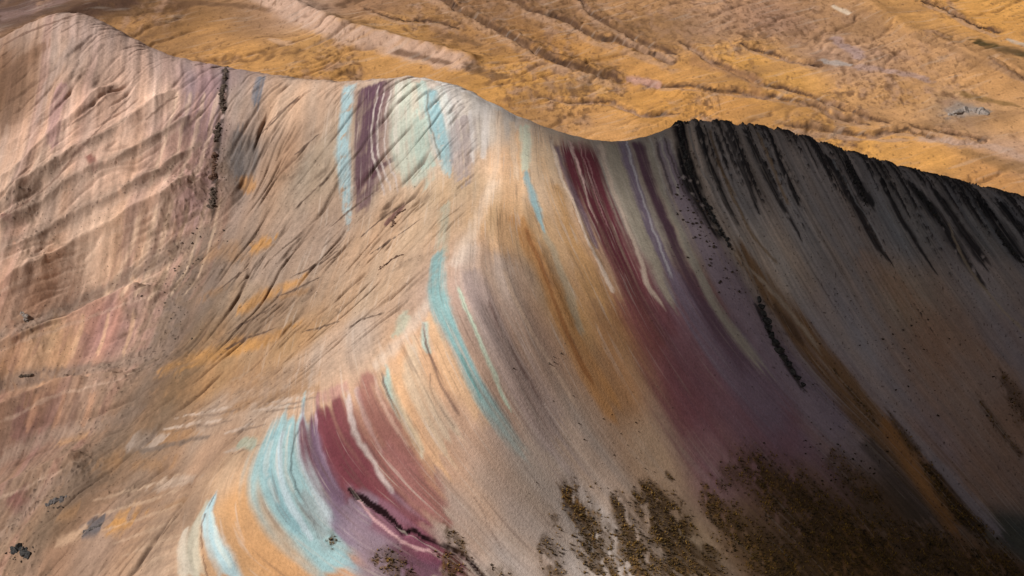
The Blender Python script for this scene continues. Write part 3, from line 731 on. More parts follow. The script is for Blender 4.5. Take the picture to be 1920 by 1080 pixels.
veg *= np.clip(.55 + .9 * fbm(WX / 6, WY / 11, 4, 99) + .35, .12, 1)
tuft = fbm(WX / 0.9, WY / 0.9, 2, 81)
gv = (veg * sstep(0.15, 0.6, fbm(WX / 9, WY / 9, 3, 82) + 0.25) * sstep(0.0, 0.5, tuft))[..., None]
H.col = H.col * (1 - 0.8 * gv) + lin((150,108,48)) * 0.8 * gv
H.Z += veg * (0.22 * np.maximum(tuft, -0.2))
# scattered dark stones and cushion plants, too small to be more than ground
sp = noise(WX / 0.75, WY / 0.75, 83)
dens = 0.78 - 0.18 * finband - 0.22 * np.exp(-((SF - 1250) / 40) ** 2) * sstep(10, 30, below) * (1 - left) - 0.2 * rub - 0.28 * RUB + 0.3 * (1 - sstep(30, 80, SF - 900)) * (1 - left)
spm = sstep(dens, dens + 0.12, sp)
H.Z += (0.12 + 0.2 * left) * spm * sstep(0, 4, below)
m = (spm * 0.75)[..., None]
H.col = H.col * (1 - m) + lin((66, 50, 42)) * m
lum = (H.col @ np.array([.3, .55, .15]))[..., None]; dsat = (.10 + .06 * left)[..., None]; H.col = lum * dsat + H.col * (1 - dsat)
H.col = np.clip(H.col, 0.004, 1)
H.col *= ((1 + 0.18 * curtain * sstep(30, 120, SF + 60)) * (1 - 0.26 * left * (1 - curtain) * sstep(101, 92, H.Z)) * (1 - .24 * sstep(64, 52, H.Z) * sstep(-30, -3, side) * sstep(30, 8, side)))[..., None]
H.K = 1.15

# ------------------------------------------------------------------ the golden slopes behind
B = Field(-420, 460, 455, 860, 0.6, 5.0)
bx, by = B.X, B.Y
diag = (bx * 0.86 + by * 0.5); cross = (-bx * 0.5 + by * 0.86)
bw = fbm(bx / 60, by / 60, 3, 101)
B.Z = 40 + 0.2 * (by - 540) + 0.00012 * np.maximum(by - 700, 0) ** 2 - 0.02 * bx
B.Z += 2.2 * ridged((cross + 22 * bw) / 80, diag / 210, 3, 131)
GM = np.zeros(bx.shape)
bw2 = fbm(bx / 22, by / 22, 3, 137); dc = noise((cross + 12 * bw + 4 * bw2) / 17, diag / 80, 132); dc2 = noise((cross + 7 * bw + 3 * bw2) / 7, diag / 45, 133)
DR = np.exp(-(dc / .07) ** 2) * sstep(-.1, .2, noise(bx / 60, by / 90, 134)) + .55 * np.exp(-(dc2 / .09) ** 2) * sstep(.0, .3, noise(bx / 35, by / 60, 135))
B.Z -= 0.9 * DR
B.Z += 3.0 * fbm((cross * 1.0 + 12 * bw) / 55, (bx * 0.86 - by * 0.5) / 150, 4, 102)
B.wx = 1.6 * noise(bx / 17, by / 17, 5) + 1.0 * noise(bx / 5, by / 5, 6)
B.wy = 1.6 * noise(bx / 17, by / 17, 7) + 1.0 * noise(bx / 5, by / 5, 8)
gl = [
 ([(780,-20),(827,0),(893,37),(957,70),(1007,103),(1073,127),(1133,147),(1175,155)], 7, 3.2),
 ([(940,-10),(990,17),(1057,40),(1123,73),(1190,90),(1273,127)], 6, 3.0),
 ([(1080,-10),(1113,30),(1160,57),(1207,83),(1273,107)], 5, 2.6),
 ([(1003,183),(1027,180),(1063,193),(1107,192),(1160,200),(1207,217),(1273,213)], 2.2, 2.0),
 ([(1270,75),(1307,97),(1347,123),(1413,153),(1467,167),(1533,187),(1580,207),(1647,227),(1680,233)], 3.2, 2.4),
 ([(1387,83),(1440,103),(1493,115),(1547,127)], 3.0, 2.2),
 ([(1200,160),(1280,165),(1427,180),(1480,190),(1530,200),(1573,223),(1640,237)], 3.2, 2.2),
 ([(1460,233),(1547,247),(1613,257),(1680,247),(1713,250),(1780,267),(1840,270)], 3.4, 2.4),
 ([(1707,237),(1763,248),(1813,257),(1850,270)], 2.6, 1.8),
 ([(680,15),(750,40),(810,42),(860,55)], 2.6, 1.4),
 ([(1720,0),(1775,20),(1830,50),(1875,65)], 4, 1.6),
 ([(1850,110),(1920,150),(1980,170)], 4, 1.6)]
for pts, wd, dep in gl:
    relief(B, pts, -dep * .8, 2.4, 1.1, 0.08)
    relief(B, [(u, v - 5) for u, v in pts], dep * 0.45, 3.5, 3.5, 0.08)
relief(B, [(480,-20),(560,25),(640,57),(723,83),(807,103),(873,120),(915,137)], 5.5, 8, 7, .1)
relief(B, [(-60,130),(0,95),(60,62),(130,34),(250,0),(330,-30)], 4.0, 9, 9, .1)
relief(B, [(1600,-10),(1700,60),(1800,100),(1940,150)], 3.0, 12, 12, .1)
rubz = sstep(0.0, 0.4, fbm(bx / 38, by / 70, 3, 103) + 0.5 * sstep(150, 300, bx) * 0 + 0.05)
gcen = B.at([1450, 1180, 1650, 1330, 1800, 950], [50, 40, 110, 60, 215, 20])
for (cx, cy), rad in zip(zip(*gcen), (48, 45, 34, 40, 16, 50)):
    rubz = np.maximum(rubz, np.exp(-(((bx - cx) / rad) ** 2 + ((by - cy) / (rad * .6)) ** 2)))
jag = ridged(bx / 6, by / 6, 4, 104)
B.Z += rubz * 0.45 * jag + 0.22 * fbm(bx / 9, by / 9, 4, 105) + 0.25 * noise((cross + 4 * bw) / 4.5, diag / 40, 106)
BG = [(20,20,(100,78,72)),(60,10,(108,84,76)),(150,10,(98,72,56)),(250,10,(112,82,56)),(330,20,(130,94,60)),(250,60,(196,142,84)),(400,60,(196,142,82)),(330,45,(160,116,70)),(470,40,(150,112,78)),(450,100,(206,148,80)),(500,30,(176,134,100)),(600,80,(200,148,86)),(600,130,(202,146,78)),
 (560,10,(194,160,140)),(700,100,(206,150,84)),(750,60,(200,146,80)),(700,10,(160,118,84)),(850,60,(172,124,74)),(900,10,(158,114,76)),(950,150,(206,148,74)),(1050,100,(196,138,70)),(1100,160,(208,150,74)),(1100,230,(206,150,90)),(1050,20,(160,118,80)),  # brown shading of the top centre is mixed into these tones
 (1200,140,(208,148,78)),(1200,40,(172,126,80)),(1250,190,(212,150,70)),(1330,50,(182,140,108)),(1400,110,(214,154,72)),(1450,40,(172,130,104)),(1500,150,(216,156,74)),(1600,40,(176,132,92)),(1560,110,(186,146,120)),(1620,110,(186,144,112)),(1700,30,(210,152,82)),
 (1750,100,(196,146,98)),(1850,40,(214,152,72)),(1880,10,(220,158,76)),(1850,160,(206,150,90)),(1700,180,(200,146,86)),(1800,210,(178,146,118)),(1650,210,(202,150,98)),(1500,215,(216,154,72)),(1600,280,(218,156,72)),(1750,300,(216,154,74)),(1850,330,(204,144,80)),(1900,280,(196,154,124)),(1380,210,(206,146,76)),(1880,230,(208,154,96))]
B.col = blend_colours(B, BG, 3.2, 9)
B.col = np.clip(B.col, 0, 1)
st = noise((cross + 9 * bw) / 7, diag / 60, 111); st2 = noise((cross + 5 * bw) / 2.4, diag / 26, 112)
B.col *= (1 + 0.10 * st + 0.08 * st2 + 0.12 * fbm(bx / 30, by / 30, 4, 113))[..., None]
pm = (rubz * sstep(-0.1, 0.5, fbm(bx / 7, by / 10, 4, 114)) * 0.75)[..., None]
B.col = B.col * (1 - pm) + lin((176,136,108)) * pm
dm = (rubz * sstep(0.1, 0.6, fbm(bx / 4, by / 6, 3, 115)) * 0.7 + sstep(.35, .7, fbm(bx / 16, by / 30, 4, 116)) * .35)[..., None]
B.col = B.col * (1 - dm) + lin((112,78,52)) * dm
B.streak = .6 * st + .6 * noise((cross + 5 * bw) / 1.6, diag / 12, 118); B.streak_mix = 0.7
B.edge = noise(bx / 4, by / 4, 117)
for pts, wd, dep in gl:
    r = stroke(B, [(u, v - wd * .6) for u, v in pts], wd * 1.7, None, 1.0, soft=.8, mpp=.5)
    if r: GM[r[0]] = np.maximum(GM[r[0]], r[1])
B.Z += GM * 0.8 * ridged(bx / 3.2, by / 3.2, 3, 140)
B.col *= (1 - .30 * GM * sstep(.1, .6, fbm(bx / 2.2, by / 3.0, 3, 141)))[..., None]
def S2(p, w_, c_, a=.8, **k): stroke(B, p, w_, c_, a, mpp=k.pop('mpp', 0.5), **k)
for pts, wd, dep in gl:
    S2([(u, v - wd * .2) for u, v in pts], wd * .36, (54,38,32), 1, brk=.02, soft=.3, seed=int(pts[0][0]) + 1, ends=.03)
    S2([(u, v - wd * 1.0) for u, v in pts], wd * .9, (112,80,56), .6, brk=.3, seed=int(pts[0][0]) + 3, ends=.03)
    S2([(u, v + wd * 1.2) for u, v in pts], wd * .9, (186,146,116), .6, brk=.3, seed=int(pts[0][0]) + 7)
S2([(480,-20),(560,25),(640,57),(723,83),(807,103),(873,120),(910,133)], [9,11,11,11,10,8,4], (196,160,138), .9)
S2([(870,125),(920,140),(960,150)], [4,7,3], (120,88,60), .8, brk=.1)
S2([(740,98),(790,108),(850,120)], [2.5,3.5,2], (110,80,60), .8, brk=.2)
S2([(1170,150),(1200,150),(1245,157)], [5,7,4], (196,148,130), .9)
S2([(820,65),(860,72),(900,85)], [4,6,3], (130,94,62), .8, brk=.15)
S2([(500,72),(530,80),(560,84)], [3,5,2], (214,172,140), .6)
S2([(-20,120),(0,95),(60,62),(150,25),(260,-10)], [12,10,9,9,14], (92,66,54), .85, brk=.1)
S2([(0,30),(60,20),(130,-5)], [14,10,6], (150,120,112), .6)
S2([(300,5),(420,8),(520,20)], [6,5,3], (116,84,60), .7, brk=.15)
S2([(1825,75),(1870,88),(1930,105)], [5,9,9], (76,64,34), .95)
S2([(1885,72),(1905,80),(1925,85)], [2,3,3], (200,180,160), .9)
S2([(1560,75),(1600,95),(1620,110)], [5,7,4], (176,146,140), .8)
S2([(1540,115),(1570,118),(1600,122)], [4,5,3], (178,164,156), .85)
S2([(1600,125),(1660,132),(1745,152)], [4,5,4], (180,146,132), .85)
S2([(1560,10),(1580,18),(1600,28)], [2,4,2], (214,190,164), .9)
S2([(1780,215),(1810,205),(1860,212)], [8,9,6], (150,136,126), .8, brk=.1)
S2([(1800,175),(1850,190),(1910,200)], [4,5,3], (128,98,52), .7)
S2([(1800,280),(1860,300),(1930,320)], [4,7,8], (132,98,56), .6)
S2([(1720,262),(1850,275),(1930,300)], [3,5,6], (196,160,138), .7)
S2([(1460,240),(1550,258),(1700,262)], [2,4,3], (190,150,120), .7)
S2([(1700,60),(1790,95),(1880,135),(1940,160)], [5,4,4,4], (150,112,76), .6, brk=.1)  # brown shading of the ridge laid on as colour
S2([(1290,110),(1400,150),(1430,175)], [8,8,5], (156,112,78), .6)
S2([(950,30),(1000,60),(1060,90)], [6,8,5], (150,104,58), .5)
S2([(1060,250),(1130,240),(1230,236)], [3,3,2], (222,166,104), .5)
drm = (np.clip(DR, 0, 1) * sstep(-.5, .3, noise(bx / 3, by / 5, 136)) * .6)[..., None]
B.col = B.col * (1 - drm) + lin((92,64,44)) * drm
spk = noise(bx / 1.7, by / 3.2, 120) + .6 * noise(bx / .9, by / 1.8, 121)
sm = (sstep(.55, .8, spk + .35 * fbm(bx / 25, by / 40, 3, 122) + .25 * rubz) * .55)[..., None]
B.col = B.col * (1 - sm) + lin((104,74,48)) * sm
B.col *= (1 + .07 * noise((cross + 3 * bw) / 1.3, diag / 9, 123))[..., None]
shp = sstep(.05, .6, fbm((cross + 10 * bw) / 26, diag / 70, 4, 145))[..., None] * .42  # shading of the folds painted as soft brown patches
B.col = B.col * (1 - shp) + lin((138,102,68)) * shp
lum = B.col @ np.array([.3, .55, .15]); B.col = lum[..., None] * .08 + B.col * .92
B.col = np.clip(B.col, 0.004, 1)
B.K = 0.98

# ------------------------------------------------------------------ materials
def ground_material(name, bump, grain, rough=0.93):
    m = bpy.data.materials.new(name); m.use_nodes = True
    t = m.node_tree; N = t.nodes; L = t.links
    b = N['Principled BSDF']; b.inputs['Roughness'].default_value = rough
    b.inputs['Specular IOR Level'].default_value = 0.1
    at = N.new('ShaderNodeAttribute'); at.attribute_name = 'mineral'
    bed_ = N.new('ShaderNodeAttribute'); bed_.attribute_name = 'bed'
    run = N.new('ShaderNodeAttribute'); run.attribute_name = 'run'
    tc = N.new('ShaderNodeTexCoord')
    # grain across the beds, long down the slope
    cb = N.new('ShaderNodeCombineXYZ')
    L.new(bed_.outputs['Fac'], cb.inputs[0]); L.new(run.outputs['Fac'], cb.inputs[1])
    n1 = N.new('ShaderNodeTexNoise'); n1.inputs['Scale'].default_value = 1.0; n1.inputs['Detail'].default_value = 5; n1.inputs['Roughness'].default_value = .6
    L.new(cb.outputs[0], n1.inputs['Vector'])
    n2 = N.new('ShaderNodeTexNoise'); n2.inputs['Scale'].default_value = grain; n2.inputs['Detail'].default_value = 6; n2.inputs['Roughness'].default_value = .7
    L.new(tc.outputs['Object'], n2.inputs['Vector'])
    n3 = N.new('ShaderNodeTexNoise'); n3.inputs['Scale'].default_value = grain * .22; n3.inputs['Detail'].default_value = 5
    L.new(tc.outputs['Object'], n3.inputs['Vector'])
    def ramp(src, lo, hi):
        r = N.new('ShaderNodeMapRange'); r.inputs[1].default_value = .25; r.inputs[2].default_value = .75
        r.inputs[3].default_value = lo; r.inputs[4].default_value = hi
        L.new(src, r.inputs[0]); return r.outputs[0]
    a = ramp(n1.outputs[0], .94, 1.06); c = ramp(n2.outputs[0], .80, 1.20); d = ramp(n3.outputs[0], .92, 1.08)
    def mul(x, y):
        q = N.new('ShaderNodeMath'); q.operation = 'MULTIPLY'; L.new(x, q.inputs[0]); L.new(y, q.inputs[1]); return q.outputs[0]
    f = mul(mul(a, c), d)
    vm = N.new('ShaderNodeVectorMath'); vm.operation = 'SCALE'
    L.new(at.outputs['Color'], vm.inputs[0]); L.new(f, vm.inputs['Scale'])
    def node_mix(fac, a_, colour):
        q = N.new('ShaderNodeMix'); q.data_type = 'RGBA'; L.new(fac, q.inputs[0]); L.new(a_, q.inputs[6]); q.inputs[7].default_value = (*lin(colour), 1); return q.outputs[2]
    def mr(src, a0, a1, b0, b1):
        r = N.new('ShaderNodeMapRange'); r.interpolation_type = 'SMOOTHSTEP'
        for k_, v_ in zip((1, 2, 3, 4), (a0, a1, b0, b1)): r.inputs[k_].default_value = v_
        L.new(src, r.inputs[0]); return r.outputs[0]
    thr = N.new('ShaderNodeAttribute'); thr.attribute_name = 'thread'
    spk_ = N.new('ShaderNodeAttribute'); spk_.attribute_name = 'speck'
    mp = N.new('ShaderNodeMapping'); mp.inputs['Scale'].default_value = (.55, .35, 1); L.new(cb.outputs[0], mp.inputs['Vector'])
    n4 = N.new('ShaderNodeTexNoise'); n4.inputs['Detail'].default_value = 3; n4.inputs['Scale'].default_value = 1; L.new(mp.outputs[0], n4.inputs['Vector'])
    cur = vm.outputs[0]
    cur = node_mix(mul(mr(n4.outputs[0], .56, .70, 0, .42), thr.outputs['Fac']), cur, (222, 206, 192))
    cur = node_mix(mul(mr(n4.outputs[0], .44, .30, 0, .36), thr.outputs['Fac']), cur, (112, 88, 80))
    n6 = N.new('ShaderNodeTexNoise'); n6.inputs['Scale'].default_value = grain * 1.1; n6.inputs['Detail'].default_value = 2; L.new(tc.outputs['Object'], n6.inputs['Vector'])
    cur = node_mix(mul(mr(n6.outputs[0], .66, .74, 0, .75), spk_.outputs['Fac']), cur, (70, 50, 40))
    L.new(cur, b.inputs['Base Color'])
    bp = N.new('ShaderNodeBump'); bp.inputs['Strength'].default_value = 1.0; bp.inputs['Distance'].default_value = bump
    hsum = N.new('ShaderNodeMath'); hsum.operation = 'ADD'
    sc_ = N.new('ShaderNodeMath'); sc_.operation = 'MULTIPLY'; sc_.inputs[1].default_value = 0.25; L.new(n1.outputs[0], sc_.inputs[0])
    L.new(n2.outputs[0], hsum.inputs[0]); L.new(sc_.outputs[0], hsum.inputs[1])
    L.new(hsum.outputs[0], bp.inputs['Height']); L.new(bp.outputs[0], b.inputs['Normal'])
    return m

hill_mat = ground_material('mineral_soil', 0.14, 1.5)
slope_mat = ground_material('dry_grass_soil', 0.3, 1.0)
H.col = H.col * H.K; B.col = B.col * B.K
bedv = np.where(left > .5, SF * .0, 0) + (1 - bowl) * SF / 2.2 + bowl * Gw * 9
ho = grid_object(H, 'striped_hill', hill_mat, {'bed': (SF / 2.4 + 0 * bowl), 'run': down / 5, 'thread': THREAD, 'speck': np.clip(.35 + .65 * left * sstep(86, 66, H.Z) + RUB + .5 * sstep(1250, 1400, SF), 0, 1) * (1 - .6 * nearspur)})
ho['kind'] = 'structure'
go = grid_object(B, 'grass_slope', slope_mat, {'bed': (cross + 5 * bw) / 1.5, 'run': diag / 9, 'thread': 0.35 + 0 * bx, 'speck': .5 + .5 * np.clip(rubz + GM, 0, 1)})
go['kind'] = 'structure'
# valley floor far below, out to the horizon
gm = bpy.data.materials.new('valley_soil'); gm.use_nodes = True
t = gm.node_tree; nn = t.nodes.new('ShaderNodeTexNoise'); nn.inputs['Scale'].default_value = .02; nn.inputs['Detail'].default_value = 8
rr = t.nodes.new('ShaderNodeValToRGB'); rr.color_ramp.elements[0].color = (.16, .09, .04, 1); rr.color_ramp.elements[1].color = (.34, .2, .09, 1)
tc = t.nodes.new('ShaderNodeTexCoord'); t.links.new(tc.outputs['Object'], nn.inputs['Vector']); t.links.new(nn.outputs[0], rr.inputs[0])
t.links.new(rr.outputs[0], t.nodes['Principled BSDF'].inputs['Base Color']); t.nodes['Principled BSDF'].inputs['Roughness'].default_value = .95
fl = link_mesh('valley_floor', [(-3000,-1500,-14),(3000,-1500,-14),(3000,4000,-14),(-3000,4000,-14)], [(0,1,2,3)], gm, smooth=False)
fl['kind'] = 'structure'

# ------------------------------------------------------------------ cloud added out of view, its outline shaped to shade the right-hand face
def make_shade_cloud():
    sd = np.array([math.sin(R(SUN_AZ)) * math.cos(R(SUN_EL)), math.cos(R(SUN_AZ)) * math.cos(R(SUN_EL)), math.sin(R(SUN_EL))])
    ALT, GZ = 620.0, 40.0
    k = (ALT - GZ) / sd[2]
    ox, oy = sd[0] * k, sd[1] * k
    edge_ = [(1330,245),(1370,300),(1400,400),(1340,550),(1260,700),(1210,890),(1150,1080),(1090,1300)]
    ex, ey = H.at([e[0] for e in edge_], [e[1] for e in edge_])
    ex, ey = np.append(ex[0] - 14, ex), np.append(ey[0] + 90, ey)
    gx = np.arange(-60, 420, 5.0); gy = np.arange(60, 640, 5.0)
    GX, GY = np.meshgrid(gx, gy)
    P = smooth_line(np.column_stack([ex, ey]), 5)
    d = np.full(GX.shape, 1e9); sg_ = np.ones(GX.shape)
    for i in range(len(P) - 1):
        dx, dy = P[i + 1] - P[i]
        t = np.clip(((GX - P[i, 0]) * dx + (GY - P[i, 1]) * dy) / (dx * dx + dy * dy + 1e-9), 0, 1)
        qx, qy = GX - P[i, 0] - t * dx, GY - P[i, 1] - t * dy
        dd = np.hypot(qx, qy); m = dd < d
        d = np.where(m, dd, d); sg_ = np.where(m, np.sign(dx * qy - dy * qx), sg_)
    d = d * sg_                                   # > 0 to the right of the edge
    T = sstep(-22, 50, d) ** 1.2 * sstep(494, 458, GY + 0.06 * GX) * sstep(70, 140, GY) * sstep(410, 330, GX)
    T = T * (1 + 0.25 * fbm(GX / 40, GY / 40, 4, 201))
    T = np.maximum(T, 0) * 46
    top = T * (1 + 0.15 * noise(GX / 25, GY / 25, 202)) ; bot = -0.35 * T
    ny, nx = GX.shape
    idx = np.arange(ny * nx).reshape(ny, nx); keep = T > 0.05
    vid = -np.ones((2, ny * nx), int); verts = []
    cell = keep[:-1, :-1] | keep[1:, :-1] | keep[:-1, 1:] | keep[1:, 1:]
    use = np.zeros((ny, nx), bool)
    use[:-1, :-1] |= cell; use[1:, :-1] |= cell; use[:-1, 1:] |= cell; use[1:, 1:] |= cell
    full = np.zeros((ny, nx), bool)               # inner vertices are double, rim vertices shared
    cnt = np.zeros((ny, nx), int)
    cnt[:-1, :-1] += cell; cnt[1:, :-1] += cell; cnt[:-1, 1:] += cell; cnt[1:, 1:] += cell
    for j in range(ny):
        for i in range(nx):
            if not use[j, i]: continue
            n = j * nx + i
            X_, Y_ = GX[j, i] + ox, GY[j, i] + oy
            if cnt[j, i] == 4:
                vid[0, n] = len(verts); verts.append((X_, Y_, ALT + top[j, i] + .05))
                vid[1, n] = len(verts); verts.append((X_, Y_, ALT + bot[j, i] - .05))
            else:
                vid[0, n] = vid[1, n] = len(verts); verts.append((X_, Y_, ALT))
    faces = []
    for j, i in zip(*np.nonzero(cell)):
        q = [idx[j, i], idx[j, i + 1], idx[j + 1, i + 1], idx[j + 1, i]]
        faces.append([vid[0, n] for n in q]); faces.append([vid[1, n] for n in q][::-1])
    m = bpy.data.materials.new('shade_cloud_vapour'); m.use_nodes = True
    t = m.node_tree; t.nodes.clear()
    out = t.nodes.new('ShaderNodeOutputMaterial'); v = t.nodes.new('ShaderNodeVolumePrincipled')
    v.inputs['Color'].default_value = (.9, .92, .95, 1); v.inputs['Density'].default_value = 0.055
    t.links.new(v.outputs[0], out.inputs['Volume'])
    o = link_mesh('shade_cloud', verts, faces, m)
    o['kind'] = 'stuff'; o['label'] = 'white vapour bank added out of view to shade the right-hand face'; o['category'] = 'shade_cloud'
make_shade_cloud()

# ------------------------------------------------------------------ rocks
from mathutils import Vector, noise as mn
import bmesh
def rock_material(name, c0, c1):
    m = bpy.data.materials.new(name); m.use_nodes = True
    t = m.node_tree; N = t.nodes; L = t.links; b = N['Principled BSDF']; b.inputs['Roughness'].default_value = .9
    b.inputs['Specular IOR Level'].default_value = 0.15
    tc = N.new('ShaderNodeTexCoord'); n = N.new('ShaderNodeTexNoise'); n.inputs['Scale'].default_value = 2.5; n.inputs['Detail'].default_value = 6
    r = N.new('ShaderNodeValToRGB'); r.color_ramp.elements[0].position = .3; r.color_ramp.elements[1].position = .72
    r.color_ramp.elements[0].color = (*lin(c0), 1); r.color_ramp.elements[1].color = (*lin(c1), 1)
    L.new(tc.outputs['Object'], n.inputs['Vector']); L.new(n.outputs[0], r.inputs[0]); L.new(r.outputs[0], b.inputs['Base Color'])
    bp = N.new('ShaderNodeBump'); bp.inputs['Distance'].default_value = .15; L.new(n.outputs[0], bp.inputs['Height']); L.new(bp.outputs[0], b.inputs['Normal'])
    return m
M_dark = rock_material('dark_rock', (44,37,34), (112,96,84))
M_black = rock_material('black_rock', (26,26,28), (84,82,80))
M_brown = rock_material('brown_rock', (60,42,36), (120,92,76))
M_grey = rock_material('grey_rock', (110,100,96), (176,164,154))
M_shrub = rock_material('cushion_plant', (34,26,18), (70,54,30))
M_blue = rock_material('blue_grey_rock', (62,60,62), (120,112,108))

def rock_bm(bm, loc, size, seed, sub=2):
    """one angular boulder: a squashed ball cut by a few random planes"""
    rnd = random.Random(seed)
    r = bmesh.ops.create_icosphere(bm, subdivisions=sub, radius=1.0)
    cuts = []
    for _ in range(14):
        n = Vector((rnd.gauss(0, 1), rnd.gauss(0, 1), rnd.gauss(0, .8))).normalized()
        cuts.append((n, rnd.uniform(.42, .85)))
    off = Vector((rnd.random() * 50, rnd.random() * 50, 0))
    a = rnd.random() * 6.28; ca, sa = math.cos(a), math.sin(a)
    for v in r['verts']:
        p = v.co.copy()
        for n, d in cuts:
            e = p.dot(n) - d
            if e > 0: p -= n * e
        p *= 1 + .16 * mn.noise(p * 2.2 + off)
        x, y = p.x * size[0], p.y * size[1]
        v.co = Vector((x * ca - y * sa, x * sa + y * ca, p.z * size[2])) + Vector(loc)

def mesh_of(name, bm, mat):
    me = bpy.data.meshes.new(name); bm.to_mesh(me); bm.free(); me.materials.append(mat)
    return me

def place(name, me, loc, label, cat, group=None, rz=0, sc=1):
    o = bpy.data.objects.new(name, me); C.objects.link(o)
    o.location = loc; o.rotation_euler = (0, 0, rz); o.scale = (sc, sc, sc) if np.isscalar(sc) else sc
    o['label'] = label; o['category'] = cat
    if group: o['group'] = group
    return o

def at3(u, v, F=None):
    F = F or H
    x, y = F.at(u, v); x, y = float(x[0]), float(y[0])
    return x, y, float(F.z(x, y))

def outcrop(name, pts, size, n, mat, label, seed, F=None, cat='rock outcrop'):
    """a broken rib of bedrock following a photo line: one fused lump of angular blocks"""
    rnd = random.Random(seed)
    P = smooth_line(pts, 8); L = len(P)
    o0 = at3(P[L // 2][0], P[L // 2][1], F)
    ea, eb = at3(P[0][0], P[0][1], F), at3(P[-1][0], P[-1][1], F); span = math.dist(ea, eb)
    bm = bmesh.new()
    n = int(n * 2.0); ph = rnd.random() * 9
    for i in range(n):
        f = (i + rnd.uniform(-.3, .3)) / max(1, n - 1); f = min(max(f, 0), 1)
        k = f * (L - 1); k0 = int(k); k1 = min(k0 + 1, L - 1); q = P[k0] * (1 - (k - k0)) + P[k1] * (k - k0)
        x, y, z = at3(q[0] + rnd.gauss(0, .5) * size * 4.0 + 2 * math.sin(i * .8 + ph), q[1], F)
        s = size * (.42 + .9 * rnd.random() ** 2)
        rock_bm(bm, (x - o0[0], y - o0[1], z - o0[2] - s * .18), (s * rnd.uniform(.6, 1.1), s * rnd.uniform(.7, 1.3), s * rnd.uniform(.5, 1.0)), seed * 100 + i)
    m_ = 40
    for i in range(m_):                       # the buried spine that the blocks stick out of
        q = P[int(i / (m_ - 1) * (L - 1))]
        x, y, z = at3(q[0], q[1], F)
        if i % max(1, int(m_ * size * .45 / max(.1, 1.0 * span))) == 0 or i == m_ - 1:
            rock_bm(bm, (x - o0[0], y - o0[1], z - o0[2] - size * .35), (size * .85, size * .95, size * .62), seed * 100 + 70 + i, 1)
    return place(name, mesh_of(name, bm, mat), o0, label, cat)

outcrop('rock_outcrop', [(424,120),(421,150)], 1.0, 9, M_dark, 'jagged dark outcrop on the crest above the grey scree, at the top of its bed', 1)
outcrop('rock_outcrop', [(419,160),(416,185),(418,207)], 1.15, 13, M_dark, 'tall dark rib of rock just under the crest, left of the blue grey scree', 2)
outcrop('rock_outcrop', [(410,232),(405,262)], 1.0, 11, M_dark, 'broken dark rocks halfway down the thin vertical bed on the left slope', 3)
outcrop('rock_outcrop', [(402,285),(399,335)], 1.0, 14, M_brown, 'brown broken rib below the dark rocks on the left slope', 4)
outcrop('rock_outcrop', [(400,352),(396,388)], .95, 12, M_dark, 'blackish rib at the foot of the thin vertical bed, above the rubble', 5)
outcrop('rock_outcrop', [(1262,232),(1272,224),(1290,232)], .9, 10, M_black, 'black rocky knob crowning the crest between the purple and the black beds', 6)
outcrop('rock_outcrop', [(1275,245),(1285,290),(1296,330)], .95, 18, M_black, 'black rib running down from the rocky knob on the crest', 7)
outcrop('rock_outcrop', [(1318,372),(1340,412),(1368,462)], 1.0, 18, M_black, 'black rib ending above the golden strip of grass', 8)
outcrop('rock_outcrop', [(26,1035),(40,1026),(52,1040)], 1.6, 11, M_black, 'black knob of rock near the bottom left corner', 9)
outcrop('rock_outcrop', [(92,945),(106,938),(124,930)], 1.1, 9, M_blue, 'small blue black outcrop above the ochre moss at lower left', 10)
outcrop('rock_outcrop', [(158,996),(172,990),(190,982)], .8, 8, M_blue, 'low slate grey outcrop touching the round ochre moss patch', 11)
outcrop('rock_outcrop', [(42,585),(50,600)], 1.0, 5, M_grey, 'pale standing rock in the reddish hollow at the left edge', 12)
outcrop('rock_outcrop', [(38,705),(60,702)], .7, 9, M_dark, 'line of dark blocks along the gully foot at the left edge', 13)
outcrop('rock_outcrop', [(1785,215),(1812,205),(1850,213)], 2.2, 18, M_grey, 'grey craggy outcrop in the golden slope at the right', 14, B)
outcrop('rock_outcrop', [(1868,432),(1890,462),(1915,490)], 1.0, 12, M_black, 'black crag at the right edge of the picture below the crest', 15)
outcrop('rock_outcrop', [(1590,310),(1612,350),(1625,385)], 1.0, 13, M_black, 'black crag under the crest in the middle of the dark slope', 16)
outcrop('rock_outcrop', [(1712,350),(1740,385),(1770,425)], 1.0, 14, M_black, 'long black crag between the middle crag and the right edge', 17)
outcrop('rock_outcrop', [(712,505),(735,487),(752,478)], .6, 12, M_brown, 'small brown crumbling ledge in the middle of the gullied bowl', 18)
outcrop('rock_outcrop', [(735,425),(742,405),(760,392)], .62, 10, M_brown, 'purplish crumbling ledge below the upper purple band', 19)

variants = []
for k in range(7):
    bm = bmesh.new(); rock_bm(bm, (0, 0, 0), (1.0, .85, .7), 900 + k, 2); variants.append(mesh_of('boulder', bm, M_dark))
vblack = []
for k in range(5):
    bm = bmesh.new(); rock_bm(bm, (0, 0, 0), (1.0, .9, .8), 950 + k, 2); vblack.append(mesh_of('boulder', bm, M_black))
def cushion_mesh(k):
    bm = bmesh.new(); rnd = random.Random(k)
    for j in range(9):
        a = rnd.random() * 6.28; r = rnd.uniform(0, .6)
        rock_bm(bm, (math.cos(a) * r, math.sin(a) * r, rnd.uniform(0, .25)), (.45, .45, .4), 1000 + k * 20 + j, 1)
    return mesh_of('cushion_plant', bm, M_shrub)
cush = [cushion_mesh(k) for k in range(5)]

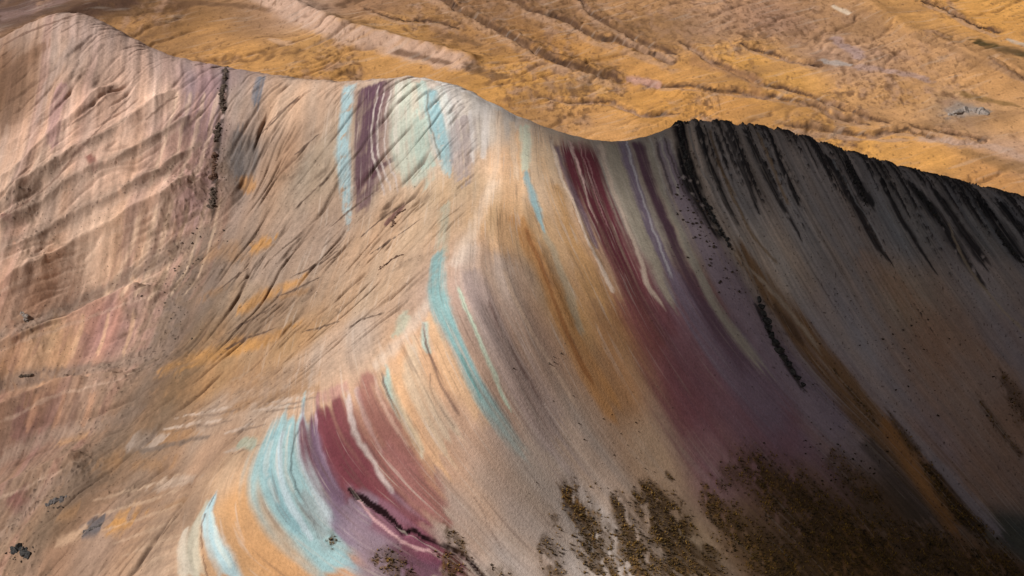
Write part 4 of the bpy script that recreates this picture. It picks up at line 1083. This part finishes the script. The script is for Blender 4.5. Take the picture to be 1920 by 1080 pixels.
chain = [(1424,563,1.0),(1427,577,1.1),(1431,590,1.2),(1435,604,1.25),(1441,617,1.3),(1447,631,1.2),(1453,645,1.3),(1461,659,1.35),(1469,672,1.2),(1478,685,1.1),(1487,697,1.0),(1496,710,.9),(1505,722,.8)]
rnd = random.Random(12)
for i, (u, v, s) in enumerate(chain):
    x, y, z = at3(u, v)
    ordn = ['topmost','second','third','fourth','fifth','sixth','seventh','eighth','ninth','tenth','eleventh','twelfth','lowest'][i]
    place('boulder', vblack[i % 5], (x, y, z + s * .2), ordn + (' from the top' if 0 < i < 12 else '') + ' of the black boulders in the row beside the golden strip', 'boulder', 'black boulders in a row', rnd.random() * 6, (s * 1.25, s * 1.7, s * 1.3))
def scatter(n, region, smin, smax, meshes, name, label, cat, group, seed, F=None, power=2.0):
    rnd = random.Random(seed)
    pts = smooth_line([(p[0], p[1], p[2]) for p in region], 6)
    for i in range(n):
        k = rnd.random() * (len(pts) - 1); k0 = int(k); q = pts[k0] + (pts[min(k0 + 1, len(pts) - 1)] - pts[k0]) * (k - k0)
        u = q[0] + rnd.gauss(0, .5) * q[2]; v = q[1] + rnd.gauss(0, .35) * q[2]
        if not (-20 < u < 1940 and 120 < v < 1100): continue
        x, y, z = at3(u, v, F)
        s = smin + (smax - smin) * rnd.random() ** power
        place(name, meshes[rnd.randrange(len(meshes))], (x, y, z + s * .1), label, cat, group, rnd.random() * 6, (s, s * rnd.uniform(.8, 1.3), s * rnd.uniform(.7, 1)))
scatter(95, [(1275,350,30),(1310,420,45),(1350,480,50),(1390,540,40)], .22, .75, variants, 'boulder', 'dark angular stone lying on the lilac scree right of the purple bands', 'boulder', 'dark stones on the lilac scree', 21)
scatter(70, [(1560,620,150),(1680,640,180),(1760,700,220),(1850,780,160)], .18, .5, cush, 'cushion_plant', 'small dark cushion plant dotted over the grey brown slope at right', 'plant', 'dark cushion plants on the right slope', 22)
scatter(34, [(1100,760,80),(1180,830,110),(1160,900,120),(1000,930,100)], .14, .32, cush, 'cushion_plant', 'tiny dark cushion plant low on the pale central face', 'plant', 'cushion plants on the central face', 23)
scatter(40, [(1500,830,60),(1560,860,80),(1620,900,80)], .2, .5, cush, 'cushion_plant', 'dark cushion plant between the lilac scree and the golden gully', 'plant', 'cushion plants above the tufted foot', 24)
scatter(45, [(395,430,30),(350,500,40),(300,560,60),(330,620,40)], .2, .65, variants, 'boulder', 'brown grey stone in the rubble below the thin dark bed', 'boulder', 'rubble stones under the dark bed', 25)
scatter(22, [(20,1045,22),(60,1025,26)], .15, .5, variants, 'boulder', 'small dark stone fallen beside the black knob at bottom left', 'boulder', 'debris of the bottom left knob', 31)
scatter(18, [(85,955,20),(135,930,24)], .12, .4, variants, 'boulder', 'small dark stone around the outcrop above the ochre moss', 'boulder', 'debris above the ochre moss', 32)
scatter(60, [(428,150,14),(426,210,20),(415,270,22),(408,340,24),(400,400,24)], .12, .45, variants, 'boulder', 'small brown stone strewn beside the thin vertical dark bed', 'boulder', 'stones strewn along the dark bed', 33, power=3)
for i, (u, v, s) in enumerate([(1655,636,.55),(1674,627,.4),(1693,619,.45),(1709,611,.5),(1740,600,.45)]):
    x, y, z = at3(u, v)
    place('boulder', variants[int(u) % 7], (x, y, z + .1), ['lowest left','second from the left','middle','second from the right','uppermost right'][i] + ' dark stone of the slanting line on the right slope', 'boulder', 'stones in a slanting line', u, s)
for (u, v, s, lb) in [(963,691,.36,'lone dark stone left of the other four on the central face'),(1030,682,.46,'largest of the four dark stones close together on the central face'),(1039,679,.3,'small dark stone touching the largest of the four on the central face'),(1038,669,.26,'tiny dark stone just above the largest of the four on the central face'),(1052,663,.34,'uppermost right of the four dark stones on the central face')]:
    x, y, z = at3(u, v)
    place('boulder', variants[int(u) % 7], (x, y, z + .08), lb, 'boulder', None, u, s)

# golden tussock grass at the foot of the face
def tussocks(n, seed):
    rnd = np.random.default_rng(seed)
    ys, xs = np.nonzero((veg > .06) & (rnd.random(veg.shape) < veg ** 1.2))
    pick = rnd.integers(0, len(ys), n); ys, xs = ys[pick], xs[pick]
    V, Fc, K = [], [], []
    for j, i in zip(ys, xs):
        x = H.X[j, i] + rnd.uniform(-.2, .2); y = H.Y[j, i] + rnd.uniform(-.2, .2); z = H.Z[j, i]
        s = .07 + .42 * rnd.random() ** 3
        for b_ in range(7):
            a = rnd.uniform(0, 6.28); r = s * rnd.uniform(.3, .9); w_ = s * .28
            px_, py_ = x + math.cos(a) * r, y + math.sin(a) * r
            h = s * rnd.uniform(.7, 1.4); k = len(V)
            nx_, ny_ = -math.sin(a) * w_, math.cos(a) * w_
            V += [(x + nx_, y + ny_, z - .05), (x - nx_, y - ny_, z - .05), (px_, py_, z + h)]
            Fc.append((k, k + 1, k + 2))
    m = bpy.data.materials.new('tussock_grass'); m.use_nodes = True
    t = m.node_tree; b = t.nodes['Principled BSDF']; b.inputs['Roughness'].default_value = .8
    tc = t.nodes.new('ShaderNodeTexCoord'); nn = t.nodes.new('ShaderNodeTexNoise'); nn.inputs['Scale'].default_value = .45; nn.inputs['Detail'].default_value = 6; nn.inputs['Roughness'].default_value = .8
    rr = t.nodes.new('ShaderNodeValToRGB'); rr.color_ramp.elements[0].position = .42; rr.color_ramp.elements[1].position = .68
    rr.color_ramp.elements[0].color = (.035, .024, .012, 1); rr.color_ramp.elements[1].color = (.62, .36, .07, 1)
    t.links.new(tc.outputs['Object'], nn.inputs['Vector']); t.links.new(nn.outputs[0], rr.inputs[0]); t.links.new(rr.outputs[0], b.inputs['Base Color'])
    o = link_mesh('tussock_grass', V, Fc, m, smooth=False)
    o['kind'] = 'stuff'; o['label'] = 'golden brown tussock grass in tongues along the foot of the face'; o['category'] = 'grass'
tussocks(26000, 5)
